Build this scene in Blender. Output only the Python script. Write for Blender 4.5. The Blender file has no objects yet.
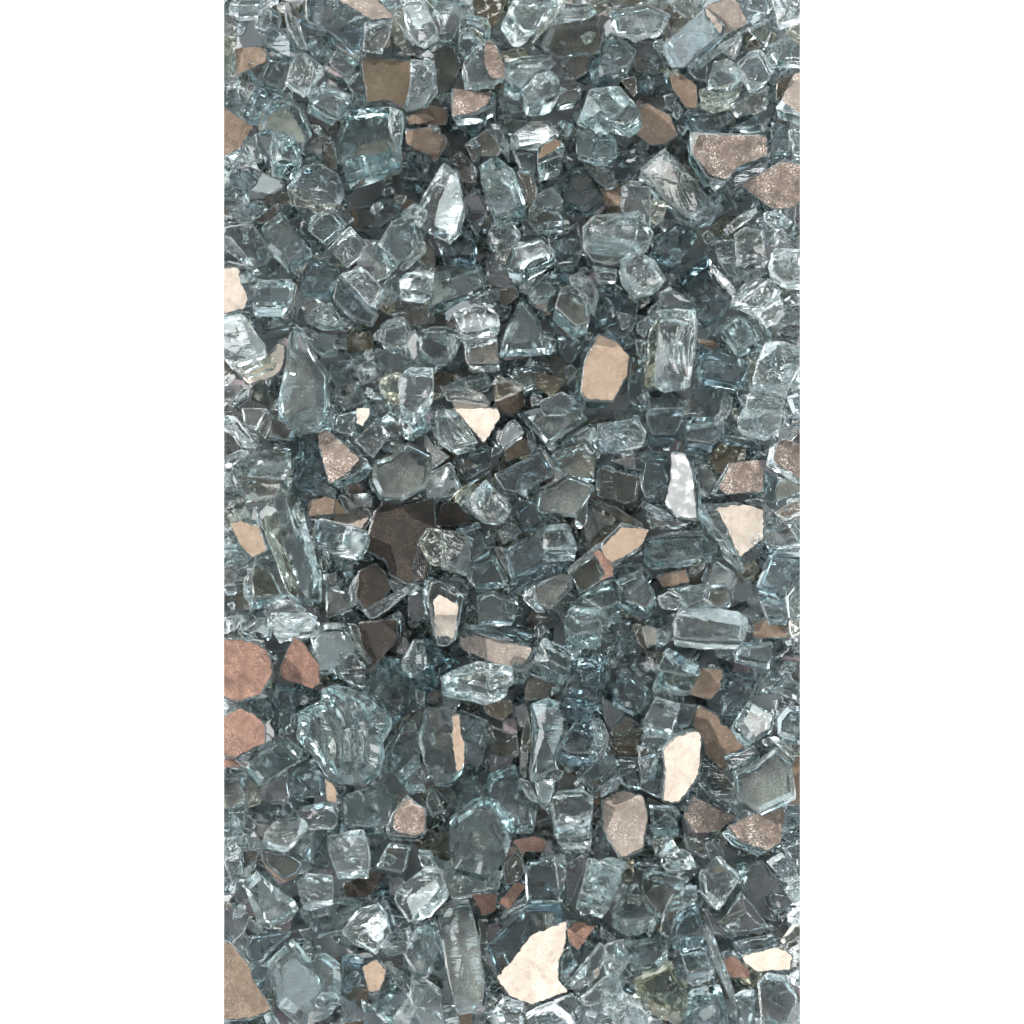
import bpy, bmesh, math, random
from mathutils import Vector, noise, Matrix
S = 0.0003                     # metres per photo pixel: chips of about a centimetre
CAMH = 12000 * S
DEPTH = 62
scene = bpy.context.scene
col = scene.collection
rnd = random.Random(7)
NTHINGS = 292
VEIL = .012
EXPO = .36
ENV = [(0.0, (.30, .32, .33)), (.25, (.72, .79, .83)), (.6, (.64, .695, .73)), (.86, (.36, .36, .36)), (1.0, (.29, .275, .265))]
MIRROR_GLOW = (125, 48)  # direction of the added pale patch that silver mirrors are tilted to reflect
GLOW_PATCHES = [(125, 48, 15, 18, (.97, 1.0, .99), .52), (118, 26, 9, 10.5, (.93, .97, 1), 9.0), (150, 62, 5, 6, (1, 1, 1), 10.0), (40, 38, 9, 10.5, (1.0, .97, .93), 7.5), (250, 60, 6, 7, (.95, .98, 1), 8.0), (-20, 65, 4, 4.6, (1,1,1), 10.0),  # bright patches added to the unseen surroundings for glints and reflections
           (190, 30, 8, 10, (.85, .95, 1), 6.0), (300, 25, 8, 10, (1, .97, .92), 6.0), (85, 72, 3, 3.5, (1, 1, 1), 12.0), (0, 20, 7, 9, (.9, .97, 1), 5.0)]
SUN = (4.6, 1.2, 150, 34)
DATA = """
T 220 0
c 2 0,30 | 50,0 230,0 200,70 100,75 45,30
c 1 0,0 | 22,50 60,75 90,130 80,190 22,180 | G_
y 2 0,0 | 22,180 50,190 80,300 45,370 22,390
c 1 0,20 | 75,250 200,235 245,270 240,320 80,395 | B^
w 3 0,20 | 190,90 215,45 270,50 270,120 240,160 175,150
b 2 20,40 | 180,150 340,150 400,300 330,290 250,240
c 2 0,30 | 250,290 380,300 370,400 330,470 190,410
w 5 10,0 | 335,0 350,60 395,110 445,270 400,250 345,160 330,60
b 4 -20,30 | 440,0 820,0 895,95 770,115 735,270 700,290 560,170 440,110 | G^ 600,0 800,0 890,92 780,108
w 5 0,20 | 740,120 890,105 870,200 830,290 730,270
y 2 0,0 | 900,120 1010,290 960,290 885,210
w 5 0,0 | 890,60 920,60 1024,230 1024,290 900,110
c 1 0,0 | 440,165 570,180 600,240 700,320 640,400 520,320 440,240 | G_
c 3 0,20 | 590,260 710,310 660,410 560,330
w 6 -20,40 | 400,280 440,275 535,350 540,390 455,500 345,420 370,330
c 5 -30,70 | 540,410 700,490 610,600 455,510
c 3 0,0 | 720,290 1000,315 975,500 930,560 860,520 755,535 | D^ 728,298 990,320 968,498 930,550 865,512 758,527
w 4 0,0 | 1000,320 1100,310 1120,480 1060,560 930,560 980,490
c 3 0,0 | 650,430 720,350 750,470 755,530 700,500
b 3 0,60 | 160,480 190,430 330,490 230,540 200,600 110,590
c 1 0,0 | 0,460 90,450 110,530 100,580 0,530
c 2 0,0 | 0,510 22,520 180,650 110,760 0,850 | B^
c 4 -10,20 | 250,510 370,495 430,550 490,690 440,745 400,740 390,700 290,675 200,680 190,610 | C_ 240,560 330,530 385,570 440,690 430,740 395,690 300,672 230,667
c 6 -40,90 | 280,675 375,675 410,740 430,840 300,820
c 3 0,0 | 190,680 280,680 300,850 200,780
c 2 0,0 | 110,740 190,680 220,820 150,850 100,800
c 1 0,0 | 480,640 570,690 530,840 440,850 410,760 500,700 | G_
c 5:7 20,110 | 640,540 870,525 900,800 640,890 580,720 | D_ 700,690 850,660 890,790 650,880
w 7 0,0 | 870,550 940,580 950,650 930,760 940,900 900,760 865,660
w 5 0,30 | 430,850 520,840 620,900 660,1000 620,1060 420,1030 340,965
y 4 0,0 | 340,970 450,970 520,1080 370,1060
c 2 0,0 | 0,850 100,830 160,950 150,1060 0,1060
b 1 0,0 | 150,850 330,930 330,970 250,1000 160,980
c 1 0,0 | 230,1000 340,980 390,1060 190,1060 | D_
c 1 0,0 | 520,740 580,720 600,880 520,840 | B_
c 2 0,0 | 950,600 1050,580 1110,610 1020,640 970,640 | B^
c 3 0,0 | 950,670 1080,650 1150,700 1120,800 1040,790 950,740 | B^
b 1 0,0 | 950,780 1080,770 1060,930 960,920
T 410 0
w 6 -20,60 | -60,-20 40,-20 130,130 130,200 40,250 -10,180 | S_ -40,0 30,0 80,80 20,130
c 4 0,20 | 60,-20 270,-20 260,110 210,220 140,215 100,70
y 3 0,0 | 320,-20 490,-20 480,60 400,200 330,110 | D_
c 5 0,60 | 260,60 400,100 420,150 380,190 320,150 250,160
b 4 0,20 | 250,160 330,150 390,200 330,260 280,300 245,250
w 7 -80,110 | 540,-20 790,-20 780,30 640,180 580,180 500,80
y 7 0,0 | 640,180 790,15 740,110 590,290
D 2 0,0 | 30,290 130,225 210,230 270,310 230,440 170,530 120,500 115,330 | D_
w 6 0,20 | 0,310 115,325 120,450 60,560 -30,580 0,450
w 6 -30,60 | 380,205 450,240 500,380 480,430 400,430 300,440 270,330 | P^ 385,212 440,240 490,370 470,410 410,405 380,330
c 6 -20,60 | 490,320 560,290 720,280 740,340 640,390 560,480 480,440 500,380 | G_
w 7 -20,90 | 580,470 640,380 770,345 780,410 740,490 650,530 600,540
c 5 0,60 | 210,455 350,480 440,480 430,550 350,590 215,610 | P^ 225,458 350,482 415,482 405,535 330,585 215,605
c 3 0,0 | 740,130 1000,70 980,240 940,280 760,310 650,240 700,150 | B_
c 3 0,30 | 780,20 920,20 960,70 900,90 760,90
c 2 0,0 | 770,320 870,270 940,290 900,380 840,420 780,370 | B_
b 3 0,30 | 900,330 1024,240 1080,380 960,440 920,380
c 3 0,40 | 760,440 870,430 880,480 840,520 750,540 | D_
w 7 -40,110 | 920,460 1060,440 1130,520 1060,600 940,560 890,540
b 2 0,0 | 460,460 560,510 590,570 520,590 450,520
c 1 0,0 | 0,600 100,535 200,560 190,640 100,650 30,640 | B^
c 2 0,0 | -20,680 180,690 195,740 130,840 80,780 0,775 | B^
c 2 0,0 | 280,740 400,650 460,720 460,800 340,800 320,840 | B_
c 1 0,0 | 200,810 260,770 350,870 330,940 260,930 240,870 | B_
w 4 40,50 | 410,630 450,640 480,700 470,800 440,720
c 3 0,20 | 520,690 620,620 720,620 770,690 700,760 540,770 | G_
b 2 0,40 | 520,760 640,770 640,880 560,860
c 5 -10,100 | 650,760 740,710 795,745 780,800 650,850 | B^ 668,765 740,718 780,748 700,800 660,825
c 3 0,40 | 850,660 960,640 1060,700 1060,810 960,830 850,790 | G_
b 2 20,40 | 730,910 850,830 900,870 990,1010 900,1080 780,1060
c 2 20,20 | 880,820 1024,860 1060,950 1000,970 920,900
w 6 0,0 | 40,1040 170,830 240,880 270,1060 240,1180 180,1240 80,1190 -20,1120 | S_ 130,1000 190,860 232,890 262,1060 235,1150 190,1190 110,1130
c 4 0,80 | 340,800 450,795 530,860 600,1060 450,1120 390,1000 | G_
c 3 0,0 | 545,880 620,890 650,980 640,1060 590,1040 | B_
c 3 0,20 | 640,1000 740,950 790,1040 700,1100 620,1060
c 4 0,30 | 270,1020 350,960 400,1080 350,1200 290,1120
T 600 0
D 2 0,0 | 0,-20 300,-20 200,30 60,40 | D_
c 3 0,20 | 350,30 420,-20 560,-20 520,50 430,100
c 4 0,30 | 40,60 240,20 370,80 330,160 180,200 60,160 | G_
c 3 0,60 | 0,220 60,160 190,260 150,340 50,380 -30,400
b 2 0,20 | 180,210 300,200 360,340 270,370 200,270
y 1 0,0 | 160,260 250,300 260,380 190,370
b 7 60,-15 | 310,240 530,50 620,150 600,200 420,365 360,360 320,290 | G^ 535,55 560,80 620,150 612,190 575,140 540,90
w 7 0,0 | 530,45 680,-20 760,130 620,200 600,140 | G^
w 5 0,15 | 420,365 590,250 755,135 740,165 620,260 500,360
w 6 0,90 | 540,440 580,260 690,320 745,405 640,460 540,462
y 6 0,60 | 500,450 600,465 740,430 680,500 580,530 510,500
w 6 0,40 | 695,325 760,255 820,245 895,370 850,420 770,460 740,410
c 4 0,0 | 440,370 540,300 545,430 480,420
c 3 0,0 | 590,250 730,180 720,230 690,310 | G_
c 3 20,20 | 740,150 860,90 870,150 840,240 790,190
y 2 0,0 | 740,240 800,190 830,240 760,260 | D_
c 4 0,40 | 850,230 950,190 1060,250 1030,330 910,330
w 6 0,50 | 870,-20 1060,-20 1060,70 980,100 900,130
c 3 0,0 | 760,-20 860,-20 870,80 750,60
w 6 30,80 | -60,480 60,440 100,445 200,560 170,620 120,650 -10,600
c 3 0,20 | 200,540 240,530 360,590 400,700 330,750 250,750 180,690 | B^
c 2 0,0 | 350,370 400,370 500,440 500,560 440,560 370,460 | B^
b 1 0,0 | 200,390 340,370 380,480 320,500 190,480
c 2 0,0 | 100,410 180,390 190,480 170,500 | D_
b 3 0,0 | 320,490 370,480 430,570 410,600 340,560
b 3 0,30 | 410,600 450,560 640,560 690,600 640,650 460,670
c 2 0,0 | 650,550 740,500 860,440 850,560 700,610 | G_
c 3 -10,30 | 680,650 830,570 880,590 860,660 760,670
y 1 0,0 | 900,410 1024,350 1040,370 950,480 900,520 | B_
c 5 0,60 | 920,520 990,380 1080,360 1080,600 1030,620 890,560 | G^ 925,520 990,385 1070,370 1070,560 1010,590
c 6 -40,40 | 455,680 600,685 850,690 860,800 700,860 650,940 600,940 540,920 460,790 | P^ 500,700 845,705 855,795 700,860 640,925 560,905 470,790
b 3 0,30 | 870,620 960,650 970,780 880,790
c 3 0,40 | 970,650 1080,660 1080,800 980,780
c 4 0,0 | 940,820 1000,860 1010,1000 980,1080 880,1080 700,950 800,900 | P^
b 3 0,0 | 650,930 800,840 940,810 870,870 690,960
w 7 0,0 | 555,940 590,900 640,920 630,960 590,985
w 6 -50,30 | 200,870 330,760 400,830 560,960 620,1050 500,1140 340,1040 260,930
c 3 0,30 | -40,700 60,700 90,760 60,850 -40,830
b 2 0,0 | 80,780 240,750 260,800 180,890 200,910 90,930 60,900
c 1 0,0 | 0,970 100,930 110,1060 20,1060 | B^
w 7 0,60 | 105,920 250,930 260,1080 240,1140 100,1100
T 220 206
c 2 0,20 | 40,20 170,-30 250,10 170,70 110,80
c 2 0,0 | 0,110 170,90 270,240 250,300 150,330 20,290 | V_
c 4 20,20 | 20,140 60,160 180,310 130,300 20,190
c 3 0,60 | 210,100 310,20 390,100 460,190 470,230 350,300 240,200
c 1 0,0 | 170,80 300,-20 310,20 210,100 | D_
c 6 -30,-15 | 470,130 490,60 560,20 600,40 655,95 640,140 550,215 470,150
w 7 -10,20 | 550,215 670,105 765,200 740,240 650,320
c 3 0,0 | 730,170 830,180 900,300 870,370 780,400 700,300 | G_
b 3 0,40 | 410,390 470,270 620,310 600,380 570,450 430,430
y 1 0,0 | 360,340 480,240 560,270 440,290 400,370
c 5 0,70 | 190,370 370,365 390,390 370,480 340,510 180,500 170,460
y 4 0,0 | 370,385 400,390 385,520 355,560
c 2 0,0 | 400,440 520,490 600,570 640,640 520,640 440,600 | G_
w 7 30,30 | 615,350 720,310 750,330 830,420 800,480 770,520 700,440
b 6 0,40 | 600,370 640,370 760,500 820,560 790,610 690,580 580,480
c 2 0,0 | 10,310 100,310 110,390 150,470 130,530 20,570 0,560 | C^
b 1 0,0 | 110,390 170,460 170,530 220,580 100,560 
w 7 30,60 | 20,580 120,545 160,590 240,690 250,740 150,790 90,810 30,790 -10,700
y 6 20,60 | 30,780 100,820 250,740 300,720 300,770 120,850
c 3 0,0 | 100,850 290,740 300,700 340,710 330,820 280,880 130,920 | C^
c 2 0,0 | 0,930 110,910 130,930 60,1010 0,1000 | V_
c 8:7 -50,20 | 400,625 435,615 520,780 580,860 580,1100 540,1160 440,1160 350,1080 340,1000 390,740 | T_ 420,690 520,830 540,1100 440,1130 390,1020 400,780
w 3 0,30 | 470,540 570,490 640,600 600,620 480,590
c 3 0,40 | 380,630 440,610 500,640 620,660 600,740 530,750
y 2 0,0 | 640,650 760,640 790,720 780,740 650,760 | D_
b 2 0,0 | 570,790 670,790 680,900 600,940 560,860
c 3 0,20 | 670,790 780,760 850,820 800,900 720,900
c 1 0,0 | 620,920 680,905 690,940 660,965 | B^
b 4 0,0 | 790,730 960,730 990,800 870,850 800,820
y 5 0,60 | 800,880 850,860 930,840 940,980 860,960
c 3 0,60 | 720,940 860,940 900,1060 780,1080 740,1000
w 4 0,40 | 820,590 940,560 990,640 960,700 870,720 810,690
c 3 0,0 | 850,560 1080,500 1100,600 1000,620 900,580 | B_
c 5 -20,20 | 960,700 1000,630 1040,700 1040,810 990,800
c 5 -20,60 | 810,200 880,80 980,40 1024,80 1050,180 950,260 920,300 850,240
w 6 0,0 | 910,330 1050,180 1060,230 940,340
w 7 0,70 | 920,340 1060,320 1100,340 1095,420 1060,440 920,420
c 3 0,30 | 830,400 900,340 920,400 910,460
b 1 0,0 | 840,450 910,440 900,490 840,520
y 5 0,10 | 420,-10 600,-10 590,30 500,40
c 4 0,0 | 590,20 700,70 640,110 600,60
b 2 0,0 | 700,20 900,-20 950,30 830,130 720,120
w 5 0,40 | 930,30 1000,-20 1080,20 1060,80 970,60
T 410 206
b 3 0,80 | 110,130 250,85 320,130 350,220 340,250 160,240
c 2 0,0 | 30,270 80,130 130,220 130,310 90,320 | B_
c 3 0,30 | 370,60 400,10 420,60 410,120 370,120 | B_
w 5 -10,60 | 400,130 440,70 520,60 575,150 560,180 430,190
c 6:4 20,60 | 520,190 680,150 745,240 700,270 600,320 570,350 490,320 | G_ 560,210 680,170 720,245 590,330 540,300
y 5 0,0 | 430,250 520,200 500,270 490,310 440,270
c 4 0,60 | 600,40 680,-10 780,20 830,80 700,110 640,110
b 3 0,30 | 740,150 860,80 890,230 850,310 740,320 700,150
b 2 0,0 | 570,70 600,70 650,140 580,160
c 1 0,0 | 380,280 440,280 560,410 470,430 400,400 | V_
D 1 0,0 | 450,430 540,410 560,460 480,520 450,480 | D_
c 3 0,60 | 130,340 370,290 400,400 260,460 90,520
c 4 0,30 | 130,550 420,415 460,440 440,500 380,500 220,540 160,600
w 6 0,60 | 215,545 320,500 400,510 450,550 470,600 440,620 290,650 260,640 | G_
w 5 0,50 | 270,690 440,640 450,720 460,810 290,810 | B_
c 7:5 0,60 | 570,465 610,510 660,570 690,680 740,720 460,735 500,600
c 4 0,40 | 600,420 660,350 720,340 750,430 690,480 600,480
w 3 0,0 | 610,490 720,470 700,540 650,530
D 6 -20,70 | 770,420 830,400 920,470 920,600 850,620 740,520 | D_
w 7 0,0 | 810,370 870,340 930,380 965,450 950,580 930,560 910,470 830,410
b 2 0,0 | 700,560 830,660 900,720 820,820 750,760 740,680
c 5 -20,30 | 960,650 1060,690 1130,770 1110,880 1040,1010 900,1000 870,960 890,800 | F^
b 3 0,40 | 480,820 640,810 640,900 590,920 520,860 | D_
y 4 0,0 | 640,850 770,880 830,880 720,980 640,930 | D_
y 5 0,0 | 420,920 460,870 600,930 520,980 430,1010 | D_
w 5 0,10 | 410,920 450,865 620,930 600,950 470,885
c 3 0,40 | 170,890 400,850 420,920 330,950 200,930
c 3 0,0 | 200,980 380,990 420,1030 240,1060 | C^
w 5 0,30 | 150,920 250,920 370,960 440,1010 300,990 180,980
w 8 0,60 | 0,820 120,825 125,930 80,1000 20,1060 -50,1050 -60,880
c 5 -20,30 | 50,620 190,615 255,650 250,700 200,800 110,790 50,740
w 6 0,20 | 200,650 255,655 240,740 200,800 190,720
c 4 0,0 | -20,640 40,650 30,800 -20,780
b 1 0,0 | 60,530 120,540 130,600 60,610
c 1 0,0 | 0,520 60,510 60,600 20,610 | B^
w 7 0,0 | 880,110 940,50 1060,40 1150,60 1160,170 1110,290 1020,310 930,290 880,230
c 3 0,30 | 930,300 1060,320 1060,370 960,370
b 3 0,60 | 940,390 1060,400 1100,480 1060,560 950,580
b 2 0,0 | 860,320 900,310 930,340 880,350
b 4 0,0 | 660,1000 780,950 860,1000 800,1080 680,1080 | G_
T 600 206
w 8 -10,70 | -60,60 200,30 275,140 260,180 200,200 60,210 -50,210
y 7 0,40 | 200,-30 340,-30 330,40 280,80 240,50
b 5 0,30 | 450,60 510,-20 640,-20 560,80 500,100
b 4 -30,60 | 280,170 390,80 500,120 500,170 400,280 260,240
b 3 0,80 | 400,350 540,240 600,360 680,470 600,560 500,600
y 1 0,0 | 340,340 400,350 410,420 360,400
w 8 -30,60 | 100,290 200,230 280,280 340,380 300,410 200,440 120,370
w 6 0,0 | 150,360 290,330 335,385 260,470 170,500
w 5 30,30 | 300,440 350,410 490,510 480,530 310,520
w 4 0,60 | 240,540 310,460 310,540 280,570 250,560
w 9 -25,40 | 300,525 490,525 500,630 460,930 270,940 290,700
y 8 0,0 | 250,640 305,560 300,720 280,920 240,1010 225,900
b 6 20,60 | 490,710 560,720 760,790 740,850 700,900 610,880 470,860
c 2 0,0 | 500,680 580,690 620,720 590,740 500,700 | B^
c 3 0,60 | 600,600 720,540 830,650 830,680 700,730 
c 5 0,10 | 550,240 570,300 640,370 700,440 690,480 600,380 550,300 | G_
c 4 0,20 | 580,180 680,170 690,300 740,340 720,380 650,360 600,280
w 8 0,15 | 620,130 700,60 830,-5 830,20 700,110 640,150
w 9 -20,20 | 680,150 740,110 830,130 850,290 740,310 690,320
b 4 0,0 | 780,70 820,50 890,130 880,200 850,210 830,130 
w 6 0,0 | 880,150 920,120 950,160 940,200 910,180
c 5 0,30 | 830,20 930,40 990,90 900,120 830,60
w 8 -20,60 | 870,240 930,215 1060,230 1080,330 1020,400 930,390 850,320
w 6 0,20 | 690,480 720,400 840,350 800,400 730,460
w 8 0,40 | 740,460 860,370 925,440 900,490 800,540 700,490
w 9 10,40 | 790,560 920,470 930,520 890,580 820,600
c 4 0,0 | 740,340 840,310 840,350 750,390
b 3 0,20 | 930,470 1080,430 1080,500 960,500
c 2 0,0 | 930,530 1080,500 1080,650 1000,680 870,640 880,590 | G_
w 7 0,40 | 840,700 930,690 1010,740 990,860 950,950 820,910 770,900 800,790
w 8 0,30 | 750,960 800,940 930,980 960,1060 720,1080
b 6 0,40 | 950,970 1024,920 1080,940 1080,1060 980,1060
b 2 0,60 | 20,460 200,480 190,590 120,680 20,620
w 4 0,0 | 80,540 160,560 150,620 110,640
b 3 0,0 | 200,600 250,560 260,620 230,680 190,650
c 3 0,0 | 180,680 240,690 230,800 190,760
c 3 0,0 | 150,770 240,800 230,1060 130,1060
b 3 0,40 | 240,980 460,990 480,900 610,920 620,1000 600,1080 240,1080
w 4 0,20 | 620,980 640,930 680,980 670,1060 600,1080
b 1 0,0 | -20,330 60,320 80,360 20,380
b 2 0,0 | 690,930 760,880 760,960 700,1000
c 2 0,0 | 960,-20 1080,-20 1080,120 1000,180 990,80 | V_
T 220 412
w 6 -20,20 | 20,0 80,20 150,110 215,190 130,185 90,120 20,40
D 1 0,0 | 10,90 70,120 110,190 20,250 | D_
w 4 0,20 | 10,250 110,190 160,200 60,280 10,320
c 2 0,0 | 110,-20 250,-20 190,100 130,80 | G_
y 3 0,0 | 190,100 260,-10 265,60 230,130
b 2 0,0 | 260,-20 370,10 390,100 370,150 260,130
c 3 0,40 | 190,190 370,180 370,290 340,310 210,320 90,300 60,270 | G_
c 5 -40,30 | 70,310 170,330 320,340 370,350 380,420 320,435 150,450 | B_ 140,330 330,345 320,420 200,440
c 6 0,30 | 350,-20 590,-20 575,70 480,90 380,70 390,40 | G_ 390,-10 550,-10 520,60 450,70 400,50
w 7 0,0 | 380,70 500,75 560,10 600,10 580,70 490,105
b 3 0,80 | 400,90 510,150 540,220 580,340 600,400 440,360 370,340 360,240 400,200
w 2 0,0 | 480,390 540,370 590,400 560,430 470,430
c 7 30,40 | 500,110 550,90 630,150 700,220 765,255 700,320 620,350 560,370 530,260 | P^ 502,112 550,95 625,160 720,240 660,310 570,370 535,260
c 5 0,30 | 600,20 720,-20 690,60 680,110 590,90
c 6 0,0 | 700,-20 770,-20 760,40 730,80 700,60 | C^
w 8 -20,15 | 805,30 880,120 790,240 690,150
b 5 0,0 | 800,30 870,0 940,90 930,130 880,130
w 5 0,0 | 640,130 700,110 690,150 740,240 690,220
c 5 40,30 | 880,-20 980,-20 1050,60 930,130
c 8:4 -15,30 | 790,250 880,220 970,150 1090,210 1085,330 1060,380 940,440 830,430 785,350 | T_ 810,260 890,235 960,180 1070,270 1050,370 940,430 830,410
K 2 0,0 | 450,460 590,420 590,520 450,540 | B^
N 2 0,0 | 590,430 650,520 590,525 | D^
w 3 0,0 | 600,420 650,430 680,520 650,525
c 2 0,0 | 650,420 770,420 780,570 670,540 | G_
N 3 0,0 | 770,570 790,500 850,460 960,470 1100,430 1110,560 1100,700 1060,880 960,885 870,840 850,770 730,700 | N^
w 6 -20,30 | 490,550 520,540 760,595 740,680 710,735 590,720 470,680 | S_ 620,580 755,600 705,720 590,715
b 7 0,0 | 490,550 620,570 590,700 480,680
c 7 -70,0 | 250,450 430,440 450,560 540,850 530,980 480,1000 420,930 340,680 310,520
y 8 0,0 | 200,510 240,455 300,500 330,660 410,900 420,960 360,930 250,660
c 3 0,20 | 130,490 200,480 210,580 90,540
c 4 0,10 | 50,570 100,550 210,590 250,710 170,750 100,670 | F^
c 1 0,0 | 10,590 60,620 160,750 10,800
c 1 0,0 | 10,800 140,760 170,830 20,880 | G_
c 4 -40,60 | 180,760 260,720 340,880 360,930 180,960 160,860 | D_
w 5 0,0 | 125,860 170,800 165,990 125,940
w 5 20,30 | 210,980 370,950 450,1010 350,1060 230,1040
N 4 -30,20 | 710,810 800,770 850,820 880,900 830,970 740,1010 690,930 | N^
w 5 0,0 | 660,920 680,850 720,800 700,990 680,1000
w 6 0,10 | 730,1010 900,920 960,890 980,910 860,1010 770,1060
c 1 0,0 | 500,730 720,770 650,900 550,920 | G_
c 1 0,0 | 540,900 660,920 680,1020 540,1060 | G_
c 4 0,30 | 860,850 1060,890 980,930 890,920
c 2 0,0 | 10,890 120,850 160,1010 20,1060 | B_
w 5 0,0 | 980,820 1024,640 1060,700 1050,850 990,880
T 410 412
w 6 20,50 | 120,-20 230,-20 330,120 350,155 220,190 130,130
c 7 -10,0 | 220,-20 450,-20 465,30 380,165 330,110 | C^
b 5 0,40 | -20,20 110,-30 110,60 10,70
b 2 0,60 | 210,230 400,160 420,270 290,350
c 3 0,30 | 90,310 210,250 270,380 210,430 90,440 70,370 | G_
c 2 0,0 | 80,110 130,180 210,230 110,300 90,240 | G_
c 4 0,30 | 440,140 500,50 540,30 590,100 480,180 | G_
D 3 0,0 | 480,200 590,130 620,210 490,260 | D^
b 4 0,40 | 590,60 640,110 650,190 620,200 600,140
c 3 0,0 | 530,10 620,-20 870,-20 910,40 700,180 650,120 | G_
c 2 0,0 | 700,180 920,50 960,100 950,200 890,130 740,210 | S_
b 5 30,40 | 950,60 1060,30 1090,180 1000,200
b 7 -20,40 | 430,320 690,190 740,260 735,330 540,410 480,400
w 8 -30,30 | 390,340 530,490 480,570 390,560 320,500 310,430
b 7 -10,10 | 270,470 390,345 440,390 330,520
c 5 0,40 | 710,210 880,140 945,210 940,330 820,320 740,260 | B_
c 4 0,0 | 740,270 810,320 720,380 650,400 740,350 | G_
c 7:3 10,20 | 650,410 740,380 810,320 945,375 840,530 640,495 | T_ 655,412 745,385 812,330 935,375 835,522 648,490
w 5 0,0 | 870,470 910,430 905,560 850,620 840,560
c 3 0,60 | 880,440 940,430 1060,480 1060,570 900,690 870,620 | B_
c 3 0,20 | 945,290 1000,260 1060,300 1060,460 950,400 | D_
b 4 0,30 | 540,500 620,430 690,540 690,580 580,600
b 3 0,20 | 470,590 530,560 580,610 500,650
N 2 0,0 | -60,460 60,440 90,500 90,580 60,620 40,780 -60,860 | N^
N 2 0,0 | 120,580 165,465 240,460 320,550 230,590 | N^
w 6 -40,30 | 90,590 290,620 320,700 320,820 190,780 160,650 50,650
y 7 0,0 | 40,670 80,600 170,610 180,810 100,780
b 4 0,40 | 230,590 350,550 420,700 320,760 320,650
c 4 0,50 | 300,780 430,710 510,860 420,890 330,900 290,840
w 5 0,0 | 430,700 470,690 540,830 510,860
b 6 -20,60 | 490,650 620,610 680,550 740,560 670,640 690,720 850,700 540,830
w 7 0,70 | 680,620 710,560 800,545 865,700 680,700
w 3 0,0 | 450,600 500,600 530,640 480,680
b 3 0,30 | 500,880 620,800 800,720 850,740 800,810 650,860 500,920
c 7 -15,12 | 640,890 770,820 820,830 830,900 720,1010 640,960 | T_ 650,900 770,830 825,840 810,905 720,1000 650,955
w 8 0,20 | 570,930 640,880 650,960 710,1010 650,1010
c 6 0,0 | 800,810 940,710 1000,840 870,930 | D_
w 7 0,20 | 800,800 1060,590 1080,600 940,720 810,830
K 7 0,0 | 930,710 960,700 1040,740 1040,840 960,870 1000,830 | K^
c 5 0,60 | 870,940 990,860 1060,850 1090,960 980,1010
b 1 0,20 | 870,650 890,640 890,690 860,690
c 6 0,50 | 820,960 960,980 1040,1060 850,1100 810,1040
b 3 0,0 | 720,1010 820,910 870,940 810,1060
c 5 0,40 | 340,930 420,890 560,950 540,1060 350,1060 
c 6 -20,-20 | 110,870 150,860 280,940 260,1060 230,1180 130,1160 90,950 | C^ 120,960 150,930 250,990 220,1150 140,1140
b 3 0,40 | 140,830 270,840 330,910 280,940 150,860
b 3 0,0 | 80,880 140,860 90,950 110,1100 60,1000
c 2 0,0 | 0,910 60,890 90,1050 0,1100 | V_
T 600 412
w 8 10,40 | -20,60 180,20 235,100 225,160 60,200 -20,200
c 2 0,0 | 50,250 180,220 190,300 | V_
b 6 0,90 | 230,20 240,-30 430,-30 410,60 380,110 260,110
b 5 0,60 | 430,60 620,30 620,100 570,160 440,140
w 6 0,0 | 580,30 630,-20 660,10 590,80
w 9 0,50 | 690,40 720,-20 950,-20 940,60 860,120 720,80
b 4 0,50 | 620,30 690,80 840,150 750,140 620,120
b 2 0,20 | 950,20 1050,-20 1060,60 950,60
y 3 0,0 | 540,240 620,150 750,180 740,250 680,245 610,320 | B_
b 3 0,50 | 230,190 350,200 350,330 330,440 230,440 200,360
c 8 0,0 | 360,200 430,210 470,290 485,440 490,560 380,540 325,470 355,340 | S^
y 9 0,0 | 455,460 490,450 490,560 460,550
b 4 0,30 | 330,500 380,540 310,540 200,480 220,450
c 2 0,0 | 470,250 520,230 600,340 560,430 490,450 | G_
c 7 -20,20 | 650,260 800,245 835,300 835,410 590,430 560,420 | P^ 665,262 800,250 830,305 825,405 640,420 600,390
w 8 -60,30 | 500,470 700,460 830,500 830,640 710,740 600,610 | C^ 590,490 740,475 832,505 825,650 710,740 650,610
w 9 0,0 | 755,640 790,620 820,640 790,680 760,680
c 2 0,0 | 720,450 830,430 870,500 870,560 840,570 830,490 | G_
b 3 0,20 | 840,280 910,330 900,450 840,450
w 7 -50,30 | 900,150 940,130 1090,200 1090,340 1020,360 880,250 | P^ 900,160 940,140 1080,200 1080,340 1030,350 880,250
c 4 0,0 | 960,150 1060,30 1080,160 1050,190 | B_
c 4 0,0 | 890,400 910,330 1000,390 900,450 | C_
w 8 0,30 | 880,510 1000,400 1080,380 1060,480 940,540 | B_
c 3 0,0 | 0,280 210,330 190,450 130,470 -20,430 | D_
y 3 0,0 | -40,460 80,480 240,590 100,570 0,640 | B_
c 3 0,0 | 220,520 480,560 400,600 250,600 | G_
w 8 -20,30 | 0,670 110,560 245,600 220,670 60,780 10,720 | F^ 10,690 110,590 245,605 200,690 60,770 20,740
c 5 0,180 | 240,630 400,600 520,590 520,600
c 5 -20,60 | 230,640 500,590 600,680 590,720 440,740 270,760 220,720
b 5 0,0 | 490,570 540,550 600,650 600,720 510,730
c 4 0,0 | 280,840 440,805 460,870 320,900 | B^
y 4 0,0 | 450,800 550,740 530,800 460,860
c 4 30,30 | 560,740 690,820 660,900 510,860 | G_
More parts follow.
